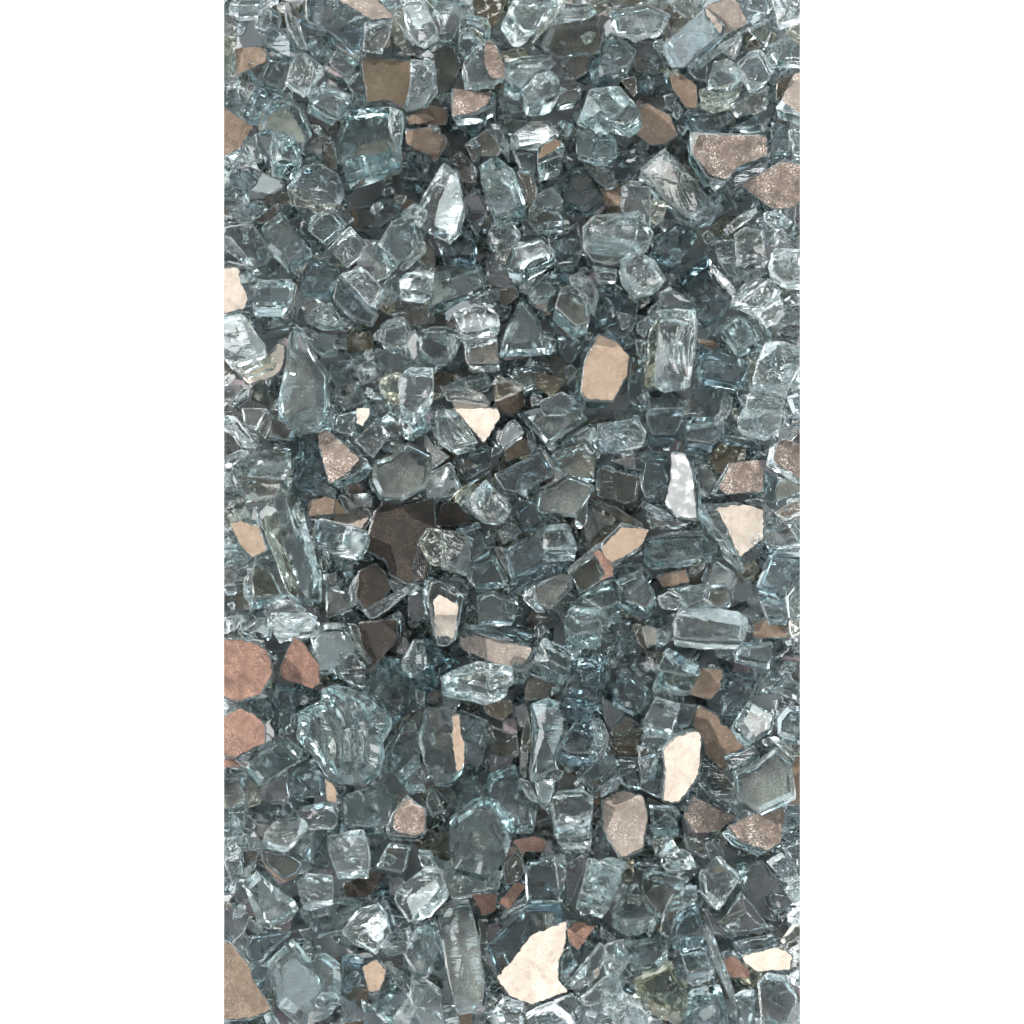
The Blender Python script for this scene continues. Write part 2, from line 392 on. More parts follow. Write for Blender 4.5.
w 6 0,40 | 620,590 690,690 740,790 730,820 690,770 610,700
c 2 0,0 | 700,740 820,670 840,730 760,780
c 5 0,30 | 830,570 980,560 1060,650 920,690 870,700 840,650 | G_
b 7 -30,40 | 870,690 1060,700 1030,790 950,940 790,890
c 6 0,0 | 1020,760 1090,740 1090,1060 960,1060 945,950
b 5 0,60 | 800,930 940,960 960,1040 850,1040
c 3 0,0 | 660,900 770,860 780,940 680,990
c 6 0,60 | 80,850 200,800 280,920 240,1000 100,960
b 3 0,40 | 60,790 210,750 270,840 250,860 60,850
w 7 0,20 | 290,940 350,910 420,950 390,1010 300,1000
w 6 0,60 | 340,900 560,870 540,950 450,990 400,930
c 6 0,50 | 560,880 640,870 670,950 600,1000 530,960 | D_
c 4 0,40 | -40,900 60,880 110,1040 -20,1060
c 5 0,20 | 400,980 560,960 680,1060 400,1100
T 220 618
c 1 0,0 | 100,50 180,-10 250,-10 250,80 230,95 120,80 | S_
K 5 20,-25 | 20,100 100,100 210,125 270,190 280,290 210,400 90,435 10,390 | K^
K 3 20,-30 | 380,85 420,110 515,230 520,340 480,365 400,340 310,310 305,250 | K^
c 4 -20,50 | 460,90 530,20 640,20 690,90 700,180 620,240 520,260 | G_
N 3 20,-10 | 710,20 910,0 910,110 790,245 770,230 720,130 | N^
w 4 0,0 | 650,20 700,30 720,140 790,240 760,260 700,170
c 6 0,20 | 590,250 700,170 750,240 750,330 730,345 600,280
K 4 0,20 | 20,520 100,450 190,490 245,550 240,640 70,720 20,690 | K^
K 2 0,0 | 20,730 90,720 140,760 20,770 | K^
w 5 0,0 | 75,720 160,735 160,770 130,770
b 2 0,0 | 280,330 480,380 480,400 380,460 360,570 270,620 270,440
c 4 -60,30 | 360,590 470,700 380,760 240,850 150,740 200,690
b 4 0,40 | 390,760 480,740 540,800 540,900 360,910 360,800
y 3 0,0 | 160,790 230,850 210,950 150,970
c 3 0,0 | 230,850 350,780 370,900 340,950 220,940 | V_
c 3 0,30 | 10,790 150,780 150,950 130,1060 10,1060
c 9:8r 60,20 | 500,340 570,320 640,330 740,380 850,460 850,510 800,600 810,690 780,780 710,830 600,840 520,790 490,740 370,600 380,460 500,400
c 3 -60,100 | 820,210 900,180 1080,260 1090,340 1000,400 900,560 760,400 
c 4 20,40 | 940,500 1000,520 1020,700 1000,780 920,840 840,700
c 2 0,60 | 820,660 900,560 930,500 850,760 860,800
c 3 0,50 | 620,900 840,840 910,920 900,1060 640,1060
w 5 0,20 | 540,820 590,850 610,950 550,930 | F^
w 5 0,30 | 380,970 540,935 620,960 600,1060 430,1060
c 2 0,0 | 700,840 830,790 830,840 730,870 | D_
b 1 0,0 | 20,430 100,430 260,400 270,520 200,490 100,450 30,500
c 2 0,0 | 900,180 940,90 970,130 950,190 | V_
w 6 -20,30 | 930,210 1000,90 1060,80 1060,250 1000,290 940,250
w 5 0,50 | 240,-30 510,-30 480,60 370,80 260,100 | S_
w 4 0,0 | 20,0 120,-20 100,40 30,85
T 410 618
w 7 0,0 | 110,-20 240,-20 240,100 190,145 140,140 | C_ 130,-20 190,-20 180,50 140,70
b 3 -60,80 | 60,70 100,90 270,220 170,260 150,340 100,330 0,270 
G 4 40,-20 | 240,80 400,90 640,150 600,240 500,260 330,190 250,150 | G^
b 5 0,40 | 240,20 500,40 560,0 690,30 640,110 440,110 330,70 240,80
w 5 -10,90 | 500,160 600,140 640,200 600,260 540,260
w 8:3 -10,100 | 150,290 240,240 350,205 530,240 530,310 420,350 300,320
w 9 0,0 | 380,330 480,230 530,250 530,330 420,430
c 4 -30,80 | 680,90 850,170 820,270 640,180
w 8 0,100 | 800,-60 980,-60 970,60 840,80 780,50
b 7 -50,130 | 850,180 1020,180 980,400 960,420 800,360 
D 3 0,0 | 600,290 740,330 770,370 720,400 580,430 | B_
D 1 0,0 | 80,360 170,390 200,440 90,430 | D_
y 2 0,0 | 370,430 520,420 530,470 470,530 390,490 | D_
c 8 -10,40 | 80,450 240,440 250,520 285,640 270,760 200,830 130,820 80,740 45,600
C 9 0,0 | 215,490 255,480 260,580 285,640 275,770 240,790 220,620 | F^
b 3 0,60 | 250,460 400,520 360,660 380,720 330,770 290,740 
D 2 0,0 | 400,540 550,600 560,700 420,760 370,700 | D_
y 8 0,0 | 600,460 620,560 590,820 560,780 570,600
c 7 20,60 | 610,430 700,395 770,420 780,560 730,700 740,760 600,830 620,560
b 8 -40,80 | 850,510 920,530 990,600 980,680 830,680 760,640
w 9 0,0 | 920,510 980,510 1020,600 990,720 960,755 910,680 945,600
c 5 -10,80 | 400,780 540,720 560,800 660,920 640,1060 450,1060 370,860
w 6 0,0 | 540,800 610,830 670,960 600,920
c 3 0,30 | 630,810 740,830 740,870 700,970 660,940 | G_
c 3 0,0 | 740,800 880,780 900,870 780,870 | D_
b 4 0,40 | 860,770 1020,640 1060,780 930,880
c 5 0,0 | 930,880 1060,810 1060,880 940,920
w 7 0,60 | 720,900 760,870 880,860 940,900 930,1040 740,1060
c 9:9 -20,60 | 350,880 460,880 550,1000 545,1060 510,1190 460,1260 400,1290 330,1270 220,1250 205,1090 210,980
c 4 0,30 | 80,920 110,840 190,980 120,1000
b 2 0,40 | 110,850 250,820 350,800 350,900 250,960 180,940
N 1 0,0 | -40,420 50,420 40,460 -40,460 | N^
w 4 0,40 | 20,340 80,360 80,420 40,440
K 2 0,0 | 540,460 600,440 590,560 560,560 | V_
D 1 0,0 | 220,930 320,920 320,960 230,980 | D_
w 3 0,60 | -60,790 40,700 90,830 0,850
T 600 618
b 4 0,30 | 380,0 700,-60 760,-20 700,90 580,110 370,90
w 9 0,70 | 365,20 400,-60 750,-60 760,20 730,110 540,110 370,90
B 3 0,0 | 780,30 830,5 950,5 970,100 780,105 | B^
y 4 0,0 | 960,10 1060,10 1020,90 970,90
c 5 0,50 | 700,120 880,110 880,200 850,220 670,180
b 3 0,40 | 640,260 820,280 760,390 700,500 620,490 
c 2 20,40 | 820,300 900,160 960,240 900,350 770,370
c 5 0,30 | 940,240 1080,240 1080,440 1020,450 880,350
c 7 -40,30 | 770,405 900,480 890,570 790,630 740,590 700,520
b 6 0,50 | 900,500 950,440 1080,430 1080,600 990,620 900,590
B 4 0,0 | 510,250 630,260 610,370 560,420 450,390 | B^
c 6 -40,110 | 340,140 510,240 510,290 430,290 290,260
w 7 0,70 | 280,390 410,430 380,520 360,570 210,530
b 5 -30,50 | 120,230 260,350 270,400 210,480 80,420 70,350
b 2 0,0 | 60,130 160,60 200,180 250,210 100,240 50,200
y 3 0,0 | 160,20 210,30 240,180 200,130 | D_
C 3 0,0 | 210,40 290,50 290,130 240,160 | C_
c 3 0,0 | 290,60 370,20 360,110 270,190
b 2 0,30 | 0,-10 160,0 150,60 50,110 0,100
B 3 20,-20 | 500,440 600,490 620,540 760,610 720,690 640,790 540,710 520,600 460,540 | B^
c 5 0,20 | 620,690 780,630 820,690 760,740 660,790
c 9:4 20,40 | 670,770 770,740 890,645 970,720 985,890 800,980 680,890 | T_ 700,790 780,755 890,670 935,730 950,890 800,970 700,890
w 8 0,0 | 850,590 900,600 990,680 990,730 900,650
B 3 0,0 | 990,700 1080,700 1080,960 960,960 980,850 | B^
C 10 -20,0 | 310,660 380,590 480,565 515,590 510,750 490,830 400,940 310,930 325,790 | C^ 320,665 385,600 480,572 508,592 500,750 480,820 395,932 318,922 332,790
b 7 0,0 | 210,700 310,680 320,800 300,920 200,870
w 8 0,0 | 180,640 250,660 290,700 270,840 210,840
c 4 0,40 | 210,580 380,570 370,600 300,660 200,640
y 2 0,0 | 40,630 200,540 260,570 190,700 100,700 | D_
c 4 0,20 | 60,700 200,700 210,860 130,840
K 2 0,0 | 50,570 130,500 190,530 130,600 50,620 | B_
c 2 0,0 | 0,390 120,480 60,560 20,520 | V_
b 5 0,0 | 40,650 120,820 60,860 0,840 0,700
w 6 0,0 | 0,870 80,790 130,840 0,920
c 5 0,30 | 500,700 640,790 740,950 700,1010 540,900 480,830
y 4 0,0 | 520,710 640,790 700,900 600,850 | D_
b 3 0,20 | 390,430 500,440 460,540 370,550
G 5 0,60 | 0,920 120,870 220,900 250,1000 220,1180 100,1230 10,1080 | G^
B 6 -20,-20 | 470,900 580,960 700,1010 600,1090 480,1100 420,1010 | P^
G 7 -30,40 | 740,1010 850,970 940,960 950,1000 920,1150 850,1190 700,1130 640,1060 | P^
c 3 0,60 | 250,940 390,950 400,1060 260,1060
b 2 0,0 | 950,960 1080,960 1080,1060 950,1060
c 4 0,40 | 0,160 50,170 50,300 0,370
T 220 824
w 7 0,50 | 230,40 300,-50 420,-60 460,0 360,100 260,80
w 7 10,60 | 545,20 740,15 775,140 775,220 600,230 560,130
C 8 0,30 | 850,20 880,-60 960,-160 1060,-80 1060,40 1000,60 870,50 | P^ 890,20 900,-60 960,-145 1050,-80 1050,30 990,50
c 6 0,30 | 870,85 985,100 960,220 940,240 795,210
b 2 0,0 | 420,170 500,20 560,40 560,220 480,220
c 4 0,30 | 400,130 440,60 480,30 470,190
b 5 0,30 | 210,130 350,130 430,190 400,250 330,280 220,190 | B_
b 2 0,0 | 100,120 200,120 190,190 110,240 | D_
c 3 0,0 | 30,190 110,130 130,250 70,320
c 9:8 -30,-40 | 200,230 300,330 400,390 420,440 370,500 260,545 200,510 130,300 | G_ 215,260 300,340 385,390 405,440 360,490 265,530 220,480
w 6 0,40 | 390,280 440,240 580,250 590,370 420,400
c 3 0,60 | 400,420 620,360 740,390 640,520 500,550 
N 3 0,0 | 630,300 790,230 870,250 740,380 640,370 | N^
w 8 -20,50 | 620,550 700,430 810,370 860,430 880,540 800,660 680,610 | S_ 700,500 800,400 850,470 800,580
b 7 0,0 | 800,370 860,380 930,540 810,660 880,540
w 9 0,70 | 890,300 1060,200 1130,210 1170,330 1060,440 970,490 880,370 | S_ 930,340 1080,250 1150,320 1050,430 970,450
c 3 0,0 | 870,290 920,260 960,300 870,370 | V_
b 3 0,40 | 860,460 960,460 980,500 880,540 
b 4 0,30 | 160,560 370,540 260,640 220,700 170,710 130,640
b 3 0,0 | 60,600 130,540 180,720 150,740
K 4 0,0 | 0,560 60,600 160,720 170,780 280,950 160,1000 0,1010 | B^
c 10:11 0,60 | 240,670 380,540 470,640 560,620 640,680 640,870 580,960 440,1010 300,900 | G_ 310,680 370,620 510,730 510,820 400,890 330,850
b 4 0,80 | 620,620 740,680 700,820 700,930 620,940
C 6 0,20 | 730,720 800,680 860,740 820,850 760,850 | F^
c 3 -20,100 | 800,880 900,740 1010,870 900,960
w 5 0,30 | 880,980 970,870 1010,900 980,1000
w 6 0,0 | 840,690 960,760 1060,900 1040,960 900,810
c 5 0,0 | 720,880 800,930 900,1060 740,1060
w 3 0,0 | 640,850 700,830 700,920 630,950
b 1 0,0 | 20,1010 280,960 340,1060 20,1060
K 2 0,0 | 640,1010 740,1000 760,1060 620,1060 | B^
c 2 0,0 | 20,400 150,450 130,540 60,600 20,560 | V_
w 5 0,20 | 880,540 980,520 1000,640 830,650 
c 7 0,60 | 1000,520 1080,500 1120,640 1080,760 1000,740 940,650
c 2 0,0 | 20,20 130,20 140,80 40,180
b 2 0,0 | 140,60 220,80 240,130 150,140
b 2 0,0 | 750,10 840,10 850,80 800,110
T 410 824
w 4 0,50 | 120,120 220,190 330,200 480,230 460,320 230,360 160,260
w 4 -20,20 | 40,120 110,130 160,250 130,350 90,220
c 8 20,60 | 140,420 220,370 300,370 350,560 380,830 370,900 230,920 180,700 | T_
c 6 40,0 | 20,500 80,480 140,620 180,700 180,820 90,740
w 7 10,50 | 0,700 160,830 180,1060 80,1060 0,880
b 4 0,60 | 0,900 100,940 130,1060 0,1060
c 6 -10,30 | 600,180 760,140 810,200 790,370 760,380 610,370
w 8 0,0 | 740,160 800,150 800,360 770,380
K 3 0,0 | 520,80 640,55 700,80 680,140 560,140 | K^
K 3 0,0 | 310,350 450,350 440,440 370,470 | K^
K 3 0,0 | 450,400 540,290 600,310 500,440 | K^
w 4 30,20 | 480,440 600,340 620,380 520,440 430,510
b 6 0,0 | 400,640 430,580 600,410 760,410 785,490 620,560 540,670 450,760 | G^
b 11:4 -10,-10 | 375,625 420,560 600,385 770,385 805,480 805,590 765,680 765,780 815,840 620,915 500,865 430,770 | C^ 445,765 530,675 620,552 798,485 795,590 755,680 755,780 805,838 620,905 505,855
K 2 0,0 | 800,530 860,490 950,520 860,650 810,600 | K^
w 7 -50,110 | 910,160 1080,200 1090,260 1040,400 870,340
b 3 0,0 | 790,490 850,490 800,540
c 3 0,0 | 800,200 900,140 920,180 830,400 800,430 | V_
D 2 0,0 | 480,200 560,120 600,220 560,290 490,310 | D_
w 8 0,0 | 860,720 970,590 1000,620 960,750 850,850 790,840
c 6 0,40 | 760,660 810,610 850,700 790,760 760,750 | S_
w 9 -20,30 | 850,880 1000,760 1080,750 1080,880 900,910 
w 10 0,0 | 990,600 1090,570 1120,700 1060,770 990,760
w 7 0,100 | 400,960 480,860 580,890 590,960 
w 8 0,40 | 580,940 730,890 820,960 850,1010 700,1060 620,1060
c 5 0,60 | 730,890 830,850 900,950 850,1000
b 3 0,40 | 320,930 400,920 380,1060 320,1060
K 2 0,0 | 240,960 320,940 320,1060 260,1060 | B^
w 6 0,30 | 980,930 1060,880 1080,980 1060,990
c 4 0,60 | 900,940 960,950 940,1060 890,1060
y 4 0,0 | 350,480 400,480 400,640 370,650
w 5 0,60 | 720,-20 930,-60 930,60 860,80 750,60
b 4 20,-10 | 950,0 1000,-50 1020,160 960,140 920,80
T 600 824
b 3 0,30 | 210,0 400,-20 400,50 290,90 220,60
y 5 0,0 | 260,80 330,60 330,120 280,160
w 5 0,40 | 290,160 410,110 540,180 440,190 340,210
c 4 0,0 | 410,40 530,90 550,180 450,140 
c 4 0,20 | 530,90 600,60 640,150 560,180 
c 2 0,0 | 690,200 830,180 950,330 870,370 900,500 840,480 730,340 | V_
w 5 20,40 | 840,180 920,130 980,200 1060,230 930,280
c 3 0,30 | 920,100 1060,50 1060,220 960,190
c 2 0,0 | 930,320 1080,280 1080,370 980,400 | S_
w 6 0,40 | 945,450 1030,360 1080,360 1080,480 1010,490
y 4 0,0 | 920,590 990,500 1060,500 1040,560 940,620
w 7 40,-30 | 500,240 570,160 690,270 700,300 600,440 500,370
c 5 0,110 | 220,205 400,260 440,280 330,400 300,450 210,330 | D_
w 5 0,90 | 50,440 180,260 240,430 280,460 130,490
w 9 0,0 | 310,450 360,350 460,270 505,290 490,380 400,430 345,570 300,550
b 6 0,80 | 420,410 490,390 540,550 400,560 350,580 370,480
b 4 0,60 | 400,630 540,610 590,720 440,750
w 8 0,0 | 485,390 520,420 600,600 680,830 720,1030 660,880 560,640
K 3 0,0 | 510,400 600,500 680,590 570,560 | V_
K 3 0,0 | 620,520 720,340 790,420 880,540 700,580 | V_
y 4 0,0 | 590,500 730,440 710,370 730,350 740,460 630,510
b 4 0,50 | 670,590 880,550 910,600 850,630 730,650 
C 6 10,-10 | 720,660 830,640 900,615 985,660 970,740 880,740 800,750 730,700 | C^
C 5 0,0 | 620,690 680,660 770,750 760,780 660,780 | K^
c 7 0,40 | 800,790 850,745 940,760 990,830 1000,1060 820,1060
c 5 0,60 | 680,840 790,830 790,1000 740,1060 700,960
w 5 0,60 | 960,630 1080,560 1080,640 1000,680
b 3 0,40 | 960,760 1060,690 1080,840 1000,820
c 4 0,70 | 80,600 340,560 360,640 300,700 160,720 
y 5 0,90 | 160,780 360,680 450,880 400,950 280,900 
c 4 0,80 | 460,830 610,800 690,1060 480,1060 400,930
w 6 0,0 | 440,800 600,720 560,790 480,820
w 7 -10,80 | 20,600 90,680 130,790 100,860 0,860
w 8 60,0 | 0,910 100,830 130,850 220,960 200,1060 100,1060
y 5 0,0 | 20,900 100,830 90,860 40,920
y 6 0,0 | 290,930 350,940 340,1000 290,980
w 7 40,-40 | -60,200 0,180 110,220 100,260 20,400 -60,390
b 2 0,0 | 40,180 100,200 130,280 100,330
b 3 0,30 | 160,190 300,160 340,210 210,210
c 2 0,0 | 240,960 290,880 330,1060 200,1060
c 2 0,0 | 0,520 80,580 60,600 0,580 
D 2 0,0 | 140,830 200,870 260,960 210,940 | D_
"""
# chips anyone can find in the picture: (x, y) on the chip, short name, full label
MARKS = [
 (390, 88, 'the dark brown square chip', 'dark brown square chip near the top, framed by clear glass rims'),
 (270, 130, 'the cream crescent chip', 'clear curved chip with a cream crescent of backing showing, upper left'),
 (352, 140, 'the big stepped clear block', 'big clear block with stepped bright edges below the dark brown square chip'),
 (445, 192, 'the white mirror shard', 'pointed clear shard with a gleaming white mirror face, upper middle'),
 (725, 155, 'the wide speckled brown chip', 'wide chip with a rough speckled pinkish brown back, upper right'),
 (775, 188, 'the right edge brown chip', 'rough speckled brown chip at the right edge beside the wide brown one'),
 (608, 112, 'the faceted gem chip', 'gem-like faceted clear chip with pale worn edges beside a brown chip'),
 (655, 128, 'the sparkly brown pentagon', 'sparkly brown five-sided chip right of the faceted gem-like clear one'),
 (690, 50, 'the leaning blue block', 'long blue glass block with a frosted grey end, leaning at the top right'),
 (520, 20, 'the big white chunk on top', 'big frosty white chunk of glass leaning at the top edge, centre'),
 (470, 105, 'the glass skirted tan chip', 'tan sparkly chip with a skirt of pale glass along its lower side'),
 (605, 370, 'the tall plain tan chip', 'tall plain tan chip with a smooth face standing out in the middle right'),
 (678, 365, 'the tall upright frosted bar', 'tall upright frosted bar of glass with a straw-yellow left edge'),
 (528, 335, 'the clear triangular chip', 'clear triangular chip with bright rounded rims and a thick lower edge'),
 (310, 375, 'the pointed grey shard', 'tall pointed shard with a grey face and ribbed left edge, at middle left'),
 (245, 340, 'the striped left chunk', 'striped clear chunk at the left edge resting on a cream chip'),
 (400, 470, 'the rounded grey chip', 'grey speckled chip with round corners and a bright glass rim'),
 (337, 455, 'the half dark triangle', 'brown triangular chip, one half darker, with a chipped glass edge'),
 (478, 418, 'the rough cream chip', 'clear ribbed chip with a rough cream top corner in the middle'),
 (680, 480, 'the upright white shard', 'upright white mirror shard with ragged edges at the right'),
 (740, 478, 'the brown trapezoid chip', 'brown trapezoid chip with a pale glass rim above the cream triangle'),
 (740, 520, 'the cream triangle chip', 'triangular chip with a smooth cream back and wide pale glass edge'),
 (400, 540, 'the big dark shaded chip', 'big dark shaded speckled chip sunk among the glass left of centre'),
 (300, 560, 'the long leaning glass bar', 'long leaning glass bar with a frosted face and dark green side'),
 (340, 540, 'the blue and white block', 'bright small block, half blue glass and half white mirror'),
 (372, 590, 'the small round shaded chip', 'small rounded shaded speckled chip below the big dark one'),
 (382, 640, 'the shaded wedge', 'dark shaded wedge-shaped chip under the small rounded shaded one'),
 (245, 668, 'the copper hexagon', 'copper-pink rounded hexagonal chip at the left edge'),
 (302, 660, 'the pointed copper chip', 'pointed copper-tan chip just right of the copper-pink hexagon'),
 (245, 735, 'the ragged copper chip', 'ragged copper-pink chip at the left edge below the hexagonal one'),
 (330, 730, 'the big ridged clear chunk', 'biggest ridged clear chunk with shell-like ribs and a frosted right edge'),
 (680, 765, 'the tall cream shard', 'tall chip with a brilliant cream-white ragged face at the lower right'),
 (720, 735, 'the flat brown chip', 'flat plain brown chip right of the tall cream-white shard'),
 (765, 785, 'the taupe plate', 'thick taupe speckled plate with bright rims near the right edge'),
 (535, 960, 'the biggest cream chip', 'biggest chip, cream face with a blue-green glass edge along its upper left'),
 (768, 957, 'the peach oblong chip', 'peach-coloured oblong chip near the lower right corner'),
 (290, 965, 'the ring shaped chunk', 'big faceted clear chunk with bright ring-like rims at the lower left'),
 (275, 900, 'the boot shaped chunk', 'boot-shaped clear chunk with thick bright edges above the ring-like one'),
 (485, 835, 'the notched clear chunk', 'notched clear chunk with a dark grey face and thick white rims'),
 (410, 815, 'the tan arrowhead chip', 'tan arrowhead-shaped chip with a pale glass rim, lower left'),
 (618, 825, 'the tall grey speckled chip', 'tall grey speckled chip tapering downwards with a blue-green left side'),
 (350, 852, 'the pale square block', 'pale frosted square block between the boot-shaped chunk and tan arrowhead'),
 (420, 890, 'the white rippled cube', 'white rippled cube catching the light in the lower left'),
 (435, 740, 'the block with tan edge', 'tall rounded clear block with a rough tan strip along its right edge'),
 (705, 622, 'the wide frosted block', 'wide frosted clear block lying flat near the right side'),
 (713, 945, 'the long thin sliver', 'long thin pale sliver of glass standing on edge at the lower right'),
 (625, 230, 'the bright wide lump', 'bright lumpy wide piece of clear glass at upper right'),
 (565, 495, 'the grey pentagon plate', 'grey five-sided plate with thin bright rims in the centre'),
 (628, 545, 'the tan pink tipped chip', 'tan chip lying over a glass sliver with a pink tip below it'),
 (475, 690, 'the wing shaped chip', 'wing-shaped clear chip with a thick bright lower side, centre'),
 (530, 255, 'the brown hearted chip', 'clear chip with a brown heart and bright lower rim, upper centre'),
]
COLOR = dict(c='aqua', w='clear', b='teal', y='straw')
CTXT = dict(B='brown', K='copper', C='cream', G='taupe', T='taupe', V='mauve', P='speckled brown', F='tan', N='shaded', D='olive', S='bright mirror', M='grey mirror')
DIRS = ['right of', 'up and right of', 'straight above', 'up and left of', 'left of', 'down and left of', 'straight below', 'down and right of']
def describe(q):
    xs = q['poly']; n = len(xs)
    mx = sum(p[0] for p in xs)/n; my = sum(p[1] for p in xs)/n
    a = sum((p[0]-mx)**2 for p in xs); b = sum((p[1]-my)**2 for p in xs); c = sum((p[0]-mx)*(p[1]-my) for p in xs)
    d = math.sqrt(max(0, (a-b)**2/4+c*c)); asp = math.sqrt((abs((a+b)/2+d))/max(1e-3, (a+b)/2-d))
    size = 'large' if q['vis'] > 1300 else ('small' if q['vis'] < 600 else 'medium')
    shape = 'sliver' if asp > 2.6 else 'bar' if asp > 1.7 else 'triangle' if n == 3 else 'block' if n == 4 else 'chip'
    q['shape'] = shape
    k = q['kind'] if q['kind'] in COLOR else 'c'
    if q['coat'] and q['side'] == '^':
        return '%s %s with %s top' % (size, shape, CTXT[q['coat']])
    if q['coat']:
        return '%s %s %s over %s back' % (size, COLOR[k], shape, CTXT['M' if q['coat'] == 'G' else q['coat']])
    return '%s %s glass %s' % (size, COLOR[k], shape)
def prepare_labels():
    T = [q for q in chips if q['idx'] in THINGS]
    for q in T: q['desc'] = describe(q)
    marks = []
    for x, y, short, full in MARKS:
        i = G.get((x//2, y//2))
        if i is None or i not in THINGS or 'mark' in chips[i]: print('MARK MISS', x, y, short, i); continue
        chips[i]['mark'] = short; chips[i]['lab'] = full; marks.append(chips[i])
    def sector(m, q):
        a = math.degrees(math.atan2(-(q['cy']-m['cy']), q['cx']-m['cx'])) % 360
        return int((a+22.5)//45) % 8
    def dist(m, q): return math.hypot(q['cx']-m['cx'], q['cy']-m['cy'])
    used = set()
    for q in T:
        if 'lab' in q: continue
        best = None
        for m in marks:
            s = sector(m, q); D = dist(m, q)
            peers = sorted((p for p in T if 'mark' not in p and p['desc'] == q['desc'] and sector(m, p) == s), key=lambda p: dist(m, p))
            r = peers.index(q)
            cost = D + r*60
            if r < 4 and (best is None or cost < best[0]): best = (cost, r, s, m)
        c, r, s, m = best
        q['lab'] = '%s%s, %s %s' % (['', 'second ', 'third ', 'fourth '][r], q['desc'], DIRS[s], m['mark'])
        if q['lab'] in used or len(q['lab'].replace('-',' ').split()) > 16: print('LABEL CHECK', q['lab'])
        used.add(q['lab'])
NAMES = dict(sliver='glass_sliver', bar='glass_bar', block='glass_block', triangle='glass_chip', chip='glass_chip')
def label(q):
    o = q['obj']
    o.name = ('mirror_chip' if q['coat'] else NAMES[q['shape']])
    o['label'] = q['lab']
    o['category'] = 'mirror chip' if q['coat'] else 'glass chip'
    o['group'] = 'painted and mirrored chips in the bed' if q['coat'] else 'clear glass chips in the bed'

def srgb(*c):
    return tuple(((v/255)/12.92 if v <= 10 else ((v/255+.055)/1.055)**2.4) for v in c) + (1,)

# ---------------------------------------------------------------- materials
class NT:
    def __init__(s, name):
        s.m = bpy.data.materials.new(name); s.m.use_nodes = True
        s.t = s.m.node_tree; s.t.nodes.clear()
        s.out = s.n('ShaderNodeOutputMaterial')
        s.tc = s.n('ShaderNodeTexCoord'); s.oi = s.n('ShaderNodeObjectInfo')
    def n(s, t, **k):
        nd = s.t.nodes.new(t)
        for a, v in k.items(): setattr(nd, a, v)
        return nd
    def l(s, a, b): s.t.links.new(a, b)
    def noise(s, scale, detail=3, rough=.55, dist=0, stretch=None):
        nd = s.n('ShaderNodeTexNoise'); nd.inputs['Scale'].default_value = scale
        nd.inputs['Detail'].default_value = detail; nd.inputs['Roughness'].default_value = rough
        nd.inputs['Distortion'].default_value = dist
        v = s.tc.outputs['Object']
        if stretch:
            mp = s.n('ShaderNodeMapping'); mp.inputs['Scale'].default_value = stretch[0]
            mp.inputs['Rotation'].default_value = stretch[1]; s.l(v, mp.inputs[0]); v = mp.outputs[0]
        s.l(v, nd.inputs['Vector']); return nd.outputs['Fac']
    def ramp(s, f, stops):
        r = s.n('ShaderNodeValToRGB'); e = r.color_ramp.elements
        while len(e) < len(stops): e.new(.5)
        for q, (p, c) in zip(e, stops):
            q.position = p; q.color = c if isinstance(c, tuple) else (c, c, c, 1)
        s.l(f, r.inputs[0]); return r.outputs[0]
    def bump(s, h, st, dist, prev=None):
        b = s.n('ShaderNodeBump'); b.inputs['Strength'].default_value = st
        b.inputs['Distance'].default_value = dist; s.l(h, b.inputs['Height'])
        if prev: s.l(prev, b.inputs['Normal'])
        return b.outputs[0]

def glass(name, tint, absorb, frost=.35, ripple=.5, dens=60, white=.1, edge=0):
    t = NT(name)
    p = t.n('ShaderNodeBsdfPrincipled')
    p.inputs['Base Color'].default_value = tint
    p.inputs['IOR'].default_value = 1.52
    p.inputs['Transmission Weight'].default_value = 1
    fr = t.noise(130, 5, .7, .8)          # frosted, dusty fracture patches
    t.l(t.ramp(fr, [(0.0, 0.12 if edge else .0), (.58, .15 if edge else .0), (.68, frost)]), p.inputs['Roughness'])
    rip = t.noise(260, 2, .5, 1.2, ((.3, 2.0, 1), (.4, .7, .5)))
    n1 = t.bump(rip, ripple, .0006)
    n2 = t.bump(t.noise(1900, 2, .6), .7 if edge else .05, .0003 if edge else .0001, n1)
    t.l(n2, p.inputs['Normal'])
    d = t.n('ShaderNodeBsdfDiffuse'); d.inputs['Color'].default_value = (.66, .74, .76, 1)
    t.l(n2, d.inputs['Normal'])
    mx = t.n('ShaderNodeMixShader')
    dm = t.n('ShaderNodeMath', operation='MULTIPLY')
    t.l(t.ramp(fr, [(.56, edge), (.70, 1.0)]), dm.inputs[0])
    t.l(t.ramp(t.noise(2600, 2, .7), [(.40, .35), (.60, 1.0)]), dm.inputs[1])
    dm2 = t.n('ShaderNodeMath', operation='MULTIPLY'); t.l(dm.outputs[0], dm2.inputs[0]); dm2.inputs[1].default_value = white
    ad = t.n('ShaderNodeMath', operation='ADD'); t.l(dm2.outputs[0], ad.inputs[0]); ad.inputs[1].default_value = VEIL
    t.l(ad.outputs[0], mx.inputs[0]); t.l(p.outputs[0], mx.inputs[1]); t.l(d.outputs[0], mx.inputs[2])
    t.l(mx.outputs[0], t.out.inputs['Surface'])
    va = t.n('ShaderNodeVolumeAbsorption'); va.inputs['Color'].default_value = absorb; va.inputs['Density'].default_value = dens
    t.l(va.outputs[0], t.out.inputs['Volume'])
    return t.m

